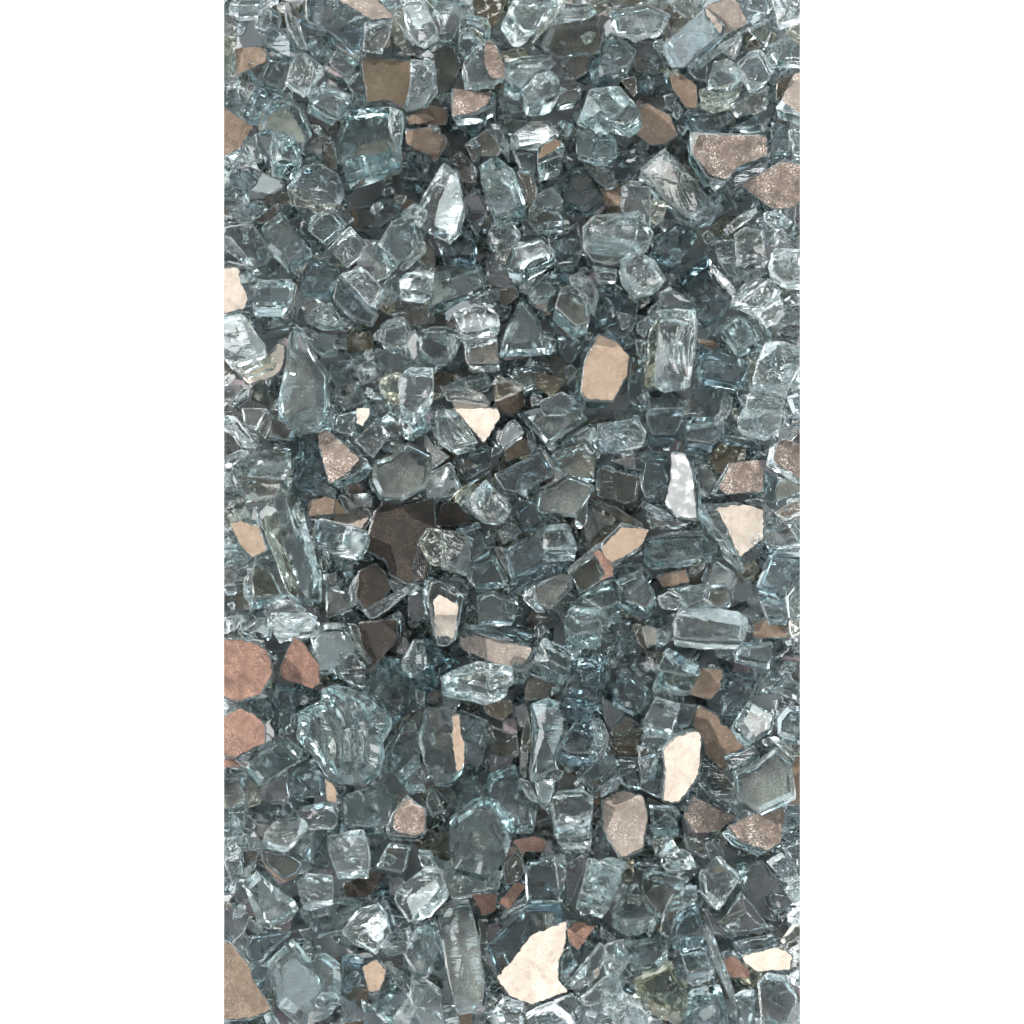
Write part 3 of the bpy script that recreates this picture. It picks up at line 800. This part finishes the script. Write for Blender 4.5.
def paint(name, c1, c2, speck, amt=.5, rough=.75, bump=.5, metal=0):
    t = NT(name); p = t.n('ShaderNodeBsdfPrincipled')
    base = t.ramp(t.noise(110, 5, .65, .5), [(.35, c1), (.65, c2)])
    mix = t.n('ShaderNodeMix', data_type='RGBA')
    sm = t.n('ShaderNodeMath', operation='MULTIPLY')
    t.l(t.ramp(t.noise(2100, 4, .8), [(.5, 0.0), (.66, amt)]), sm.inputs[0]); t.l(t.ramp(t.noise(200, 3, .6), [(.4, .15), (.62, 1.5)]), sm.inputs[1])
    t.l(sm.outputs[0], mix.inputs[0])
    t.l(base, mix.inputs[6]); mix.inputs[7].default_value = speck
    mix2 = t.n('ShaderNodeMix', data_type='RGBA')
    t.l(t.ramp(t.noise(420, 5, .7), [(.35, .35), (.5, 0.0)]), mix2.inputs[0])
    t.l(mix.outputs[2], mix2.inputs[6]); mix2.inputs[7].default_value = tuple(v*.5 for v in c1[:3]) + (1,)
    t.l(mix2.outputs[2], p.inputs['Base Color'])
    p.inputs['Roughness'].default_value = rough; p.inputs['Metallic'].default_value = metal
    b1 = t.bump(t.noise(350, 4, .7, 1), bump, .0008)
    t.l(t.bump(t.noise(1400, 4, .7), bump, .0003, b1), p.inputs['Normal'])
    t.l(p.outputs[0], t.out.inputs['Surface']); return t.m

def mirror(name, c, rough):
    t = NT(name); p = t.n('ShaderNodeBsdfPrincipled')
    p.inputs['Base Color'].default_value = c; p.inputs['Metallic'].default_value = 1
    t.l(t.ramp(t.noise(300, 4), [(.4, rough), (.7, rough+.25)]), p.inputs['Roughness'])
    t.l(t.bump(t.noise(900, 3), .15, .0002), p.inputs['Normal'])
    t.l(p.outputs[0], t.out.inputs['Surface']); return t.m

AB = dict(c=srgb(148, 194, 197), w=srgb(190, 219, 219), b=srgb(88, 158, 172), y=srgb(186, 184, 140))
TI = dict(c=(.985, .995, .995, 1), w=(.99, .995, .995, 1), b=(.965, .985, .99, 1), y=(.985, .98, .95, 1))
NM = dict(c='clear_aqua_glass', w='clear_white_glass', b='blue_green_glass', y='straw_tinted_glass')
DN = dict(c=50, w=32, b=75, y=75)
RP = dict(c=.07, w=.17, b=.07, y=.14)
MAT = {k: glass(NM[k], TI[k], AB[k], .35 if k == 'w' else .25, RP[k], DN[k], .26 if k == 'w' else .11) for k in 'cwby'}
EDGE = {k: glass(NM[k]+'_chipped_rim', TI[k], AB[k], .4, RP[k], DN[k], .42, .25) for k in 'cwby'}
COAT = {
 'B': paint('brown_paint_and_reflection', srgb(86, 73, 60), srgb(112, 95, 80), srgb(180, 164, 150), .5, .45),  # on undersides this brown also stands for a mirror's dark reflection
 'P': paint('rough_speckled_backing', srgb(74, 64, 57), srgb(116, 102, 93), srgb(225, 212, 202), 1.0, .7, .9),
 'V': paint('mauve_grey_backing', srgb(118, 108, 112), srgb(138, 128, 132), srgb(170, 162, 166), .3, .4),
 'F': paint('smooth_tan_backing_paint', srgb(132, 114, 98), srgb(150, 132, 114), srgb(190, 174, 158), .3, .45),
 'K': paint('copper_pink_backing', srgb(86, 64, 54), srgb(136, 102, 88), srgb(205, 172, 152), .5, .5),  # pink-brown backing tone with pale specks
 'C': paint('cream_backing', srgb(166, 154, 142), srgb(200, 188, 176), srgb(225, 215, 205), .4, .5, .5),  # palest backing tone, cream with pale specks
 'G': paint('dusty_grey_backing_paint', srgb(104, 95, 88), srgb(128, 118, 110), srgb(205, 196, 188), .75, .5),
 'N': paint('shaded_backing_paint', srgb(14, 11, 8), srgb(30, 24, 18), srgb(110, 94, 78), .55),  # face-up backing lying in shadow, the shade put into the near-black colour
 'D': paint('olive_paint_and_reflection', srgb(64, 55, 40), srgb(82, 71, 54), srgb(136, 122, 104), .4, .6, .2),  # olive top paint; on undersides a mirror's dark reflection put into the colour
 'S': mirror('silver_mirror', (.88, .89, .89, 1), .06),
 'M': mirror('grey_silver_mirror', (.55, .52, .51, 1), .12),
}
SLOTS = ['c', 'w', 'b', 'y', 'c+', 'w+', 'b+', 'y+', 'V', 'P', 'F', 'B', 'K', 'C', 'G', 'N', 'D', 'S', 'M']
def mat_of(k): return EDGE[k[0]] if k[-1] == '+' else MAT.get(k) or COAT[k]

# ---------------------------------------------------------------- geometry
def world(px, py, z=0.0):
    return Vector(((px-512)*S, (512-py)*S, z*S))

def resample(poly, step, rng, jit):
    # soften the corners a little, then break every edge into short chipped runs
    n = len(poly); out = []
    for i in range(n):
        a, b, c = Vector(poly[i-1]), Vector(poly[i]), Vector(poly[(i+1) % n])
        r = min(1.2, .15*(a-b).length, .15*(c-b).length)
        if (a-b).length < 1e-3 or (c-b).length < 1e-3: continue
        out.append(b + (a-b).normalized()*r); out.append(b + (c-b).normalized()*r)
    res = []
    m = len(out)
    for i in range(m):
        a, b = out[i], out[(i+1) % m]
        L = (b-a).length; k = max(1, int(L/step))
        t = (b-a).normalized() if L > 1e-6 else Vector((1, 0)); nn = Vector((t.y, -t.x))
        for j in range(k):
            p = a.lerp(b, j/k)
            if j: p = p + nn*rng.uniform(-jit, jit)
            res.append(p)
    return res

def area2(p): return sum(p[i][0]*p[(i+1) % len(p)][1]-p[(i+1) % len(p)][0]*p[i][1] for i in range(len(p)))/2

class Plate:
    """local frame of one chip: its upper face is a tilted plane, the chip hangs below it"""
    def __init__(s, poly, shift, z0, T, rng):
        s.c = Vector((sum(p[0] for p in poly)/len(poly), sum(p[1] for p in poly)/len(poly)))
        s.T = T
        nx, ny = -shift[0]/T, shift[1]/T      # world y is up in the picture
        m = math.hypot(nx, ny)
        if m > .8: nx *= .8/m; ny *= .8/m
        s.n = Vector((nx, ny, math.sqrt(max(.2, 1-nx*nx-ny*ny)))).normalized()
        s.z0 = z0
    def P(s, p, d=0.0):
        dx, dy = p[0]-s.c.x, -(p[1]-s.c.y)
        dz = -(s.n.x*dx+s.n.y*dy)/s.n.z
        dz = max(-22, min(22, dz))
        return Vector((p[0]-512, 512-p[1], s.z0+dz)) - s.n*d

def build_body(bm, pl, poly, kind, rng, cuts, coated, under=False, wide=0, ribbed=False):
    seed = Vector((rng.uniform(0, 99), rng.uniform(0, 99), rng.uniform(0, 99)))
    size = math.sqrt(abs(area2(poly)))
    rough = {'w': .9, 'y': .8, 'c': .3, 'b': .25}.get(kind, .3)
    ring = resample(poly, 4.5, rng, .15+.4*rough)
    if area2(ring) > 0: ring.reverse()
    c = pl.c; T = pl.T
    ch = .8 + .035*size*rng.uniform(.4, 1.2)
    if wide: ch = wide
    def inset(p, k, d):       # towards the centre by k pixels
        v = c-p; L = v.length
        return p + v*(min(.9, k/L) if L > 1e-6 else 0)
    bs = rng.uniform(.80, 1.0); bo = Vector((0, 0)) if under else Vector((rng.uniform(-.08, .08), rng.uniform(-.08, .08)))*size
    if under: bs = .97
    rows = []
    top_rows = [(.82, 0), (.55, 0), (.28, 0)]
    def nz(p, f, a, o=0): return a*(noise.noise(Vector((p.x*f, p.y*f, o))+seed))
    dome = (0 if wide else rng.uniform(.5, 3.0) if (not coated and rng.random() < (.75 if kind in 'wy' else .35)) else 0)
    tw = 0 if coated else rough*(1.5 if kind in 'wy' else .3)
    ribs = 0
    if wide: pass
    elif not coated and kind in 'wy' and size > 16 and rng.random() < .65:
        ribs = rng.uniform(.6, 1.3)
    if ribbed: ribs = 4.5
    ra = rng.uniform(0, 6.28) if size < 60 else 2.9; rc = c+Vector((math.cos(ra), math.sin(ra)))*size*1.1; rl = rng.uniform(.75, 1.1) if size < 60 else .42
    def rib(p):
        if not ribs: return 0
        D = (p-rc).length
        return ribs*(abs(math.sin(D*rl*.5 + 1.2*noise.noise(Vector((p.x*.02, p.y*.02, 2))+seed)))*2-1)*(1 if ribbed else max(0, min(1, .6+1.6*noise.noise(Vector((p.x*.03, p.y*.03, 5))+seed))))
    def toprow(f):
        r = []
        for p in ring:
            q = c+(inset(p, ch, 0)-c)*f
            r.append(pl.P(q, dome*f*f + nz(q, .07, tw, 3) + rib(q)*(1 if f < 1 else .4)))
        return r
    fs = (.12, .22, .31, .40, .48, .56, .64, .71, .78, .85, .92, 1) if ribbed else (.2, .35, .48, .6, .71, .81, .91, 1) if ribs else (.28, .55, .82, 1)
    rows += [toprow(f) for f in fs]; RIM = len(fs)-1
    ds = [min(ch*(.9 if wide else .6)+dome*.6, T*.42), T*.5 if wide else T*.3, T*.62, T*.8, T-ch*.5]
    for k, d in enumerate(ds):
        f = d/T; r = []
        for p in ring:
            q = c+(p-c)*(1+(bs-1)*f)+bo*f
            o = (q-c).normalized() if (q-c).length > 1e-6 else Vector((1, 0))
            w = noise.noise(Vector((p.x*.09, p.y*.09, d*.10))+seed)*(.5+2.4*rough) * (0 if k == 0 else 1)
            # conchoidal ribs running round the side walls
            w += .7*rough*math.sin(d*.9 + 4*noise.noise(Vector((p.x*.03, p.y*.03, 7))+seed)) * (0 if k in (0,) else 1)
            q = q-o*abs(w) if k else q
            r.append(pl.P(q, d))
        rows.append(r)
    for f in (.93, .6, .3):
        r = []
        for p in ring:
            q = c+(c+(p-c)*bs-c)*f+bo
            r.append(pl.P(q, T+nz(q, .07, 1.2*rough, 9)))
        rows.append(r)
    V = [[bm.verts.new(p) for p in r] for r in rows]
    t0 = bm.verts.new(pl.P(c, nz(c, .07, tw, 3))); b0 = bm.verts.new(pl.P(c+bo, T))
    n = len(ring); F = []
    for i in range(n):
        j = (i+1) % n
        F.append(bm.faces.new((t0, V[0][i], V[0][j])))
        for ri, (a, b) in enumerate(zip(V, V[1:])):
            fc = bm.faces.new((a[i], b[i], b[j], a[j])); F.append(fc)
            if (ri == RIM and not wide) or (ri == RIM+5 and rough > .5): fc.material_index = 1
        F.append(bm.faces.new((V[-1][i], b0, V[-1][j])))
    # struck-off corners: planes that shave the upper and lower rims
    for k in range(cuts):
        p = rng.choice(ring)
        o = Vector((p.x-c.x, -(p.y-c.y), 0))
        if o.length < 1: continue
        o.normalize(); up = rng.random() < .72
        ph = math.radians(rng.uniform(28, 62))
        nn = (o*math.cos(ph) + pl.n*(math.sin(ph) if up else -math.sin(ph))).normalized()
        dep = (rng.uniform(.07, .2) if kind in 'wy' else rng.uniform(.05, .13))*size
        q = pl.P(p, 0 if up else T) - nn*dep
        geom = bm.verts[:]+bm.edges[:]+bm.faces[:]
        r = bmesh.ops.bisect_plane(bm, geom=geom, plane_co=q, plane_no=nn, clear_outer=True, dist=1e-4)
        ed = [e for e in r['geom_cut'] if isinstance(e, bmesh.types.BMEdge) and e.is_valid and e.is_boundary]
        if ed: bmesh.ops.contextual_create(bm, geom=ed) if len(ed) > 2 else None

def build_coat(bm, pl, poly, d, rng, th=.5):
    ring = resample(poly, 1.8, rng, .55)
    ring = [p + Vector((noise.noise(Vector((p.x*.22, p.y*.22, 1))), noise.noise(Vector((p.x*.22, p.y*.22, 8)))))*1.3 for p in ring]
    if area2(ring) > 0: ring.reverse()
    a = [bm.verts.new(pl.P(p, d)) for p in ring]; b = [bm.verts.new(pl.P(p, d+th)) for p in ring]
    n = len(ring)
    bm.faces.new(a); bm.faces.new(b[::-1])
    for i in range(n):
        j = (i+1) % n; bm.faces.new((a[i], b[i], b[j], a[j]))

HALF = 288
def clip_sides(bm):
    """the bed of glass ends in two straight sides"""
    for sgn in (-1, 1):
        if not bm.verts: return
        if max(v.co.x*sgn+v.co.z*.024 for v in bm.verts) < HALF: continue
        r = bmesh.ops.bisect_plane(bm, geom=bm.verts[:]+bm.edges[:]+bm.faces[:], plane_co=(sgn*HALF, 0, 0), plane_no=Vector((sgn, 0, .024)).normalized(), clear_outer=True, dist=1e-4)
        ed = [e for e in r['geom_cut'] if isinstance(e, bmesh.types.BMEdge) and e.is_valid and e.is_boundary]
        if len(ed) > 2: bmesh.ops.holes_fill(bm, edges=ed, sides=0)

def to_mesh(bm, name, angle=32, origin=None):
    bmesh.ops.recalc_face_normals(bm, faces=bm.faces[:])
    o = origin or Vector((0, 0, 0))
    for v in bm.verts: v.co = (v.co-o)*S
    me = bpy.data.meshes.new(name); bm.to_mesh(me); bm.free()
    for p in me.polygons: p.use_smooth = True
    me.set_sharp_from_angle(angle=math.radians(angle))
    return me

# ---------------------------------------------------------------- read the tracing of every chip
chips = []
ox = oy = 0; K = 200/1024
for ln in DATA.strip().splitlines():
    f = ln.split()
    if f[0] == 'T': ox, oy = int(f[1]), int(f[2]); continue
    kind = f[0]; lv = f[1].split(':'); lev = int(lv[0]); wide = float(lv[1].strip('r')) if len(lv) > 1 else 0; ribbed = f[1].endswith('r'); sh = tuple(float(v)*K for v in f[2].split(','))
    parts = ln.split('|')[1:]
    pts = [tuple(float(v) for v in q.split(',')) for q in parts[0].split()]
    if ox == 600: pts = [(x if x < 1000 else max(x, 1070), y) for x, y in pts]
    if ox == 220: pts = [(x if x > 24 else min(x, -25), y) for x, y in pts]
    pts = [(ox+x*K, oy+y*K) for x, y in pts]
    coat = None; side = None; cp = None
    if len(parts) > 1:
        g = parts[1].split(); coat, side = g[0][0], g[0][1]
        if len(g) > 1: cp = [(ox+float(a)*K, oy+float(b)*K) for a, b in (q.split(',') for q in g[1:])]
    chips.append(dict(wide=wide, ribbed=ribbed, kind=kind, lev=lev, sh=sh, poly=pts, coat=coat, side=side, cp=cp, idx=len(chips)))

# painter's pass: how much of each chip shows (2 px cells)
def inside(poly, x, y):
    r = False; n = len(poly); j = n-1
    for i in range(n):
        xi, yi = poly[i]; xj, yj = poly[j]
        if (yi > y) != (yj > y) and x < (xj-xi)*(y-yi)/(yj-yi)+xi: r = not r
        j = i
    return r
G = {}
for q in sorted(chips, key=lambda q: q['lev']):
    for dx, dy in ((0, 0), q['sh']):
        P = [(x+dx, y+dy) for x, y in q['poly']]
        xs = [p[0] for p in P]; ys = [p[1] for p in P]
        for gx in range(max(112, int(min(xs)/2)), min(400, int(max(xs)/2)+1)):
            for gy in range(max(0, int(min(ys)/2)), min(512, int(max(ys)/2)+1)):
                if inside(P, gx*2+1, gy*2+1): G[gx, gy] = q['idx']
vis = [0]*len(chips); cen = [[0, 0] for _ in chips]
for (gx, gy), i in G.items(): vis[i] += 4; cen[i][0] += gx*8; cen[i][1] += gy*8
order = sorted(range(len(chips)), key=lambda i: -vis[i])
THINGS = set(order[:NTHINGS])
for q in chips:
    i = q['idx']; q['vis'] = vis[i]
    if vis[i]: q['cx'], q['cy'] = cen[i][0]/vis[i]+1, cen[i][1]/vis[i]+1

def chip_geometry(q):
    rng = random.Random(1000+q['idx'])
    poly = q['poly']; sh = q['sh']
    size = math.sqrt(abs(area2(poly)))
    kind0 = q['kind'] if q['kind'] in MAT else 'c'; topc0 = q['coat'] and q['side'] == '^'
    m = math.hypot(*sh)
    T = min(27, max(7, size*.75))
    if m < .5:
        a = rng.uniform(0, 6.28); k = T*rng.uniform(.03, .16); sh = (k*math.cos(a), k*math.sin(a)); m = k
    if m > .72*T: T = m/.72
    wide = q['wide']
    if not wide and kind0 in 'cby' and size > 20 and rng.random() < .4 and not topc0: wide = rng.uniform(2.5, 5.5)
    if q['coat'] == 'S':
        az, el = math.radians(MIRROR_GLOW[0]), math.radians(MIRROR_GLOW[1]); wn = Vector((math.cos(el)*math.cos(az), math.cos(el)*math.sin(az), math.sin(el)))
        nn = (wn+Vector((0, 0, 1))).normalized(); sh = (-nn.x*T, nn.y*T)
    pl = Plate(poly, sh, q['lev']*8.5+rng.uniform(-1.5, 1.5), T, rng)
    kind = q['kind'] if q['kind'] in MAT else 'c'
    bm = bmesh.new()
    topc = q['coat'] and q['side'] == '^'
    cuts = 0 if (topc and not q['cp']) else rng.choice((1, 2, 2, 3)) if not topc else 0
    if size < 12: cuts = min(cuts, 1)
    if len(poly) >= 8: cuts = min(cuts, 1)
    if len(poly) >= 12 or wide: cuts = min(cuts, 1) if not q['wide'] else 0
    build_body(bm, pl, poly, kind, rng, cuts, bool(topc), q['coat'] == 'T', wide, q['ribbed'])
    clip_sides(bm)
    cb = None
    if q['coat']:
        cb = bmesh.new()
        cp = q['cp'] or [tuple(pl.c+(Vector(p)-pl.c)*.93) for p in poly]
        if topc: build_coat(cb, pl, cp, -.45, rng, .35)
        else:
            cp = [tuple(pl.c+(Vector(p)-pl.c)*.93) for p in cp]
            build_coat(cb, pl, [(x+0, y) for x, y in cp], T+.9, rng)
        clip_sides(cb)
    code = q['coat']
    if code == 'G' and q['side'] == '_': code = 'M'
    if code == 'T': code = 'G'; cuts = 0
    return kind, code, bm, cb, pl

rest = {k: bmesh.new() for k in SLOTS}
def append(dst, src):
    bmesh.ops.recalc_face_normals(src, faces=src.faces[:])
    me = bpy.data.meshes.new('t'); src.to_mesh(me); src.free(); dst.from_mesh(me); bpy.data.meshes.remove(me)

prepare_labels()
for q in chips:
    if not q['vis']: continue
    kind, code, bm, cb, pl = chip_geometry(q)
    if not bm.faces: continue
    if q['idx'] not in THINGS:
        append(rest[kind], bm)
        if cb: append(rest[code], cb)
        continue
    org = Vector((pl.c.x-512, 512-pl.c.y, pl.z0-pl.T))
    me = to_mesh(bm, 'glass_body', 32, org)
    me.materials.append(MAT[kind]); me.materials.append(EDGE[kind])
    if cb and cb.faces:
        o = bpy.data.objects.new('mirror_chip', None); o.empty_display_size = .002; col.objects.link(o); o.location = org*S
        c = bpy.data.objects.new('glass_body', me); col.objects.link(c); c.parent = o
        cm = to_mesh(cb, 'backing', 50, org); cm.materials.append(COAT[code])
        c = bpy.data.objects.new('mirror_backing' if code in 'SM' else 'painted_backing', cm); col.objects.link(c); c.parent = o  # olive and brown undersides carry a mirror's dark reflection as colour
    else:
        q['coat'] = None
        o = bpy.data.objects.new(NAMES[q['shape']], me); col.objects.link(o); o.location = org*S
    q['obj'] = o
    label(q)

# ---------------------------------------------------------------- the deeper layers of the bed
def random_chip(rng, x, y, z):
    n = rng.choice((4, 4, 5, 5, 6)); R = rng.uniform(11, 21); a0 = rng.uniform(0, 6.28); asp = rng.uniform(.6, 1)
    poly = []
    for i in range(n):
        a = a0+6.283*i/n+rng.uniform(-.25, .25); r = R*rng.uniform(.8, 1.15)
        poly.append((x+r*math.cos(a), y+r*asp*math.sin(a)))
    T = rng.uniform(14, 26); a = rng.uniform(0, 6.28); k = T*rng.uniform(0, .7)
    pl = Plate(poly, (k*math.cos(a), k*math.sin(a)), z, T, rng)
    return poly, pl
frng = random.Random(99)
for _ in range(420):            # crumbs caught between the chips
    x = frng.uniform(222, 802); y = frng.uniform(-5, 1029); r = frng.uniform(3.5, 8); k = frng.choice((3, 4, 4, 5)); a0 = frng.uniform(0, 6.28)
    poly = [(x+r*frng.uniform(.7, 1.3)*math.cos(a0+6.283*i/k), y+r*frng.uniform(.7, 1.3)*math.sin(a0+6.283*i/k)) for i in range(k)]
    T = r*frng.uniform(.8, 1.6); a = frng.uniform(0, 6.28)
    pl = Plate(poly, (.6*T*math.cos(a), .6*T*math.sin(a)), frng.uniform(2, 30), T, frng)
    b = bmesh.new(); kind = frng.choice('cwwby'); build_body(b, pl, poly, kind, frng, 1, False); clip_sides(b)
    if b.faces: append(rest[kind], b)
    else: b.free()
for sx in (232, 792):           # the flanks of the bed are packed as tightly as its middle
    for j in range(52):
        x = sx+frng.uniform(-12, 12); y = -10+j*20.3+frng.uniform(-6, 6)
        poly, pl = random_chip(frng, x, y, frng.uniform(-14, 6))
        b = bmesh.new(); kind = frng.choice('ccbw'); build_body(b, pl, poly, kind, frng, 1, False); clip_sides(b)
        if b.faces: append(rest[kind], b)
        else: b.free()
        if j % 2:
            cb = bmesh.new(); build_coat(cb, pl, [tuple(pl.c+(Vector(p)-pl.c)*.9) for p in poly], pl.T+.9, frng); clip_sides(cb)
            if cb.faces: append(rest[frng.choice('VGMB')], cb)
            else: cb.free()
for layer, (z, cnt) in enumerate(((-4, 620), (-22, 520), (-37, 600))):
    nx = 15; step = 600/nx; ny = int(cnt/nx); sy = 1060/ny
    for i in range(nx):
        for j in range(ny):
            x = 212+(i+.5)*step+frng.uniform(-.45, .45)*step; y = -18+(j+.5)*sy+frng.uniform(-.45, .45)*sy
            poly, pl = random_chip(frng, x, y, z+frng.uniform(-8, 8))
            kind = frng.choice('cccwbby')
            b = bmesh.new(); build_body(b, pl, poly, kind, frng, 1, False); clip_sides(b)
            if b.faces: append(rest[kind], b)
            else: b.free()
            if frng.random() < .36:
                code = frng.choice('MMMSSVVVGDB'); cb = bmesh.new()
                cp = [tuple(pl.c+(Vector(p)-pl.c)*.85) for p in poly]
                if code in 'MS' or frng.random() < .5: build_coat(cb, pl, cp, pl.T+.9, frng)
                else: build_coat(cb, pl, cp, -1.6, frng)
                clip_sides(cb)
                if cb.faces: append(rest[code], cb)
                else: cb.free()
big = bmesh.new()
for si, k in enumerate(SLOTS):
    for f in rest[k].faces: f.material_index = si + (4 if (k in MAT and f.material_index == 1) else 0)
    me = bpy.data.meshes.new('t'); rest[k].to_mesh(me); rest[k].free(); big.from_mesh(me); bpy.data.meshes.remove(me)
for v in big.verts: v.co *= S
me = bpy.data.meshes.new('crushed_glass'); big.to_mesh(me); big.free()
for p in me.polygons: p.use_smooth = True
me.set_sharp_from_angle(angle=math.radians(32))
for k in SLOTS: me.materials.append(mat_of(k))
o = bpy.data.objects.new('crushed_glass', me); col.objects.link(o)
o['kind'] = 'stuff'; o['label'] = 'small and buried bits of aqua crushed glass filling the gaps of the bed'; o['category'] = 'crushed glass'

# the surface under the bed
bm = bmesh.new()
for z, k in ((-DEPTH, 1),):
    vs = [bm.verts.new(Vector((x, y, zz))) for zz in (-DEPTH, -DEPTH-6) for x, y in ((-HALF-1.5, -550), (HALF+1.5, -550), (HALF+1.5, 550), (-HALF-1.5, 550))]
    bm.faces.new(vs[:4]); bm.faces.new(vs[4:][::-1])
    for i in range(4): j = (i+1) % 4; bm.faces.new((vs[i], vs[j], vs[4+j], vs[4+i]))
me = to_mesh(bm, 'ground', 30); g = bpy.data.objects.new('ground', me); col.objects.link(g); g['kind'] = 'structure'
t = NT('grey_ground'); p = t.n('ShaderNodeBsdfPrincipled'); p.inputs['Roughness'].default_value = .8
t.l(t.ramp(t.noise(90, 5), [(.35, (.34, .35, .36, 1)), (.65, (.48, .49, .51, 1))]), p.inputs['Base Color']); t.l(p.outputs[0], t.out.inputs['Surface'])
me.materials.append(t.m)

# ---------------------------------------------------------------- surroundings, light, camera
w = bpy.data.worlds.new('World'); scene.world = w; w.use_nodes = True
T = w.node_tree; T.nodes.clear()
def N(t, **k):
    n = T.nodes.new(t)
    for a, v in k.items(): setattr(n, a, v)
    return n
tc = N('ShaderNodeTexCoord'); sep = N('ShaderNodeSeparateXYZ'); T.links.new(tc.outputs['Generated'], sep.inputs[0])
def ramp(f, stops, interp='EASE'):
    r = N('ShaderNodeValToRGB'); r.color_ramp.interpolation = interp; e = r.color_ramp.elements
    while len(e) < len(stops): e.new(.5)
    for q, (p, c) in zip(e, stops): q.position = p; q.color = (*c, 1)
    T.links.new(f, r.inputs[0]); return r.outputs[0]
base = ramp(sep.outputs[2], ENV)
nz = N('ShaderNodeTexNoise'); nz.inputs['Scale'].default_value = 2.6; nz.inputs['Detail'].default_value = 4
T.links.new(tc.outputs['Generated'], nz.inputs['Vector'])
nr = ramp(nz.outputs['Fac'], [(.38, (.45,)*3), (.62, (1.5,)*3)])
mul = N('ShaderNodeMix', data_type='RGBA', blend_type='MULTIPLY'); mul.inputs[0].default_value = 1
T.links.new(base, mul.inputs[6]); T.links.new(nr, mul.inputs[7])
cur = mul.outputs[2]
for az, el, r0, r1, colr, st in GLOW_PATCHES:  # blend each added bright patch into the world
    d = Vector((math.cos(math.radians(el))*math.cos(math.radians(az)), math.cos(math.radians(el))*math.sin(math.radians(az)), math.sin(math.radians(el))))
    dp = N('ShaderNodeVectorMath', operation='DOT_PRODUCT'); dp.inputs[1].default_value = d
    T.links.new(tc.outputs['Generated'], dp.inputs[0])
    mr = N('ShaderNodeMapRange', interpolation_type='SMOOTHSTEP'); T.links.new(dp.outputs['Value'], mr.inputs[0])
    mr.inputs[1].default_value = math.cos(math.radians(r1)); mr.inputs[2].default_value = math.cos(math.radians(r0))
    mx = N('ShaderNodeMix', data_type='RGBA', blend_type='MIX'); T.links.new(mr.outputs[0], mx.inputs[0])
    T.links.new(cur, mx.inputs[6]); mx.inputs[7].default_value = (colr[0]*st, colr[1]*st, colr[2]*st, 1); cur = mx.outputs[2]
lo = N('ShaderNodeMath', operation='LESS_THAN'); T.links.new(sep.outputs[2], lo.inputs[0]); lo.inputs[1].default_value = -.12
mx = N('ShaderNodeMix', data_type='RGBA'); T.links.new(lo.outputs[0], mx.inputs[0]); T.links.new(cur, mx.inputs[6]); mx.inputs[7].default_value = (1.02, 1.02, 1.02, 1)
bg = N('ShaderNodeBackground'); T.links.new(mx.outputs[2], bg.inputs[0]); bg.inputs[1].default_value = 1.0
wo = N('ShaderNodeOutputWorld'); T.links.new(bg.outputs[0], wo.inputs[0])

L = bpy.data.lights.new('sun', 'SUN'); L.energy = SUN[0]; L.angle = math.radians(SUN[1]); L.color = (1, .95, .88)
lo_ = bpy.data.objects.new('sun', L); col.objects.link(lo_)
az, el = math.radians(SUN[2]), math.radians(SUN[3])
sd = Vector((math.cos(el)*math.cos(az), math.cos(el)*math.sin(az), math.sin(el)))
lo_.rotation_euler = sd.to_track_quat('Z', 'Y').to_euler(); lo_.location = sd*2

cam = bpy.data.cameras.new('camera'); co = bpy.data.objects.new('camera', cam); col.objects.link(co)
co.location = (0, 0, CAMH); cam.sensor_width = 36; cam.lens = 36*12000/1024
cam.clip_start = .05; cam.clip_end = 50; scene.camera = co
scene.render.engine = 'CYCLES'; cy = scene.cycles
cy.max_bounces = 18; cy.transmission_bounces = 18; cy.glossy_bounces = 6; cy.diffuse_bounces = 3; cy.transparent_max_bounces = 6
cy.volume_bounces = 0; cy.sample_clamp_indirect = 8; cy.sample_clamp_direct = 0; cy.caustics_reflective = True; cy.caustics_refractive = True
cy.blur_glossy = .3; cy.use_denoising = True; cy.use_adaptive_sampling = True; cy.adaptive_threshold = .05; cy.time_limit = 950
vs = scene.view_settings; vs.view_transform = 'Standard'; vs.look = 'None'; vs.gamma = 1; vs.exposure = EXPO; vs.use_curve_mapping = False
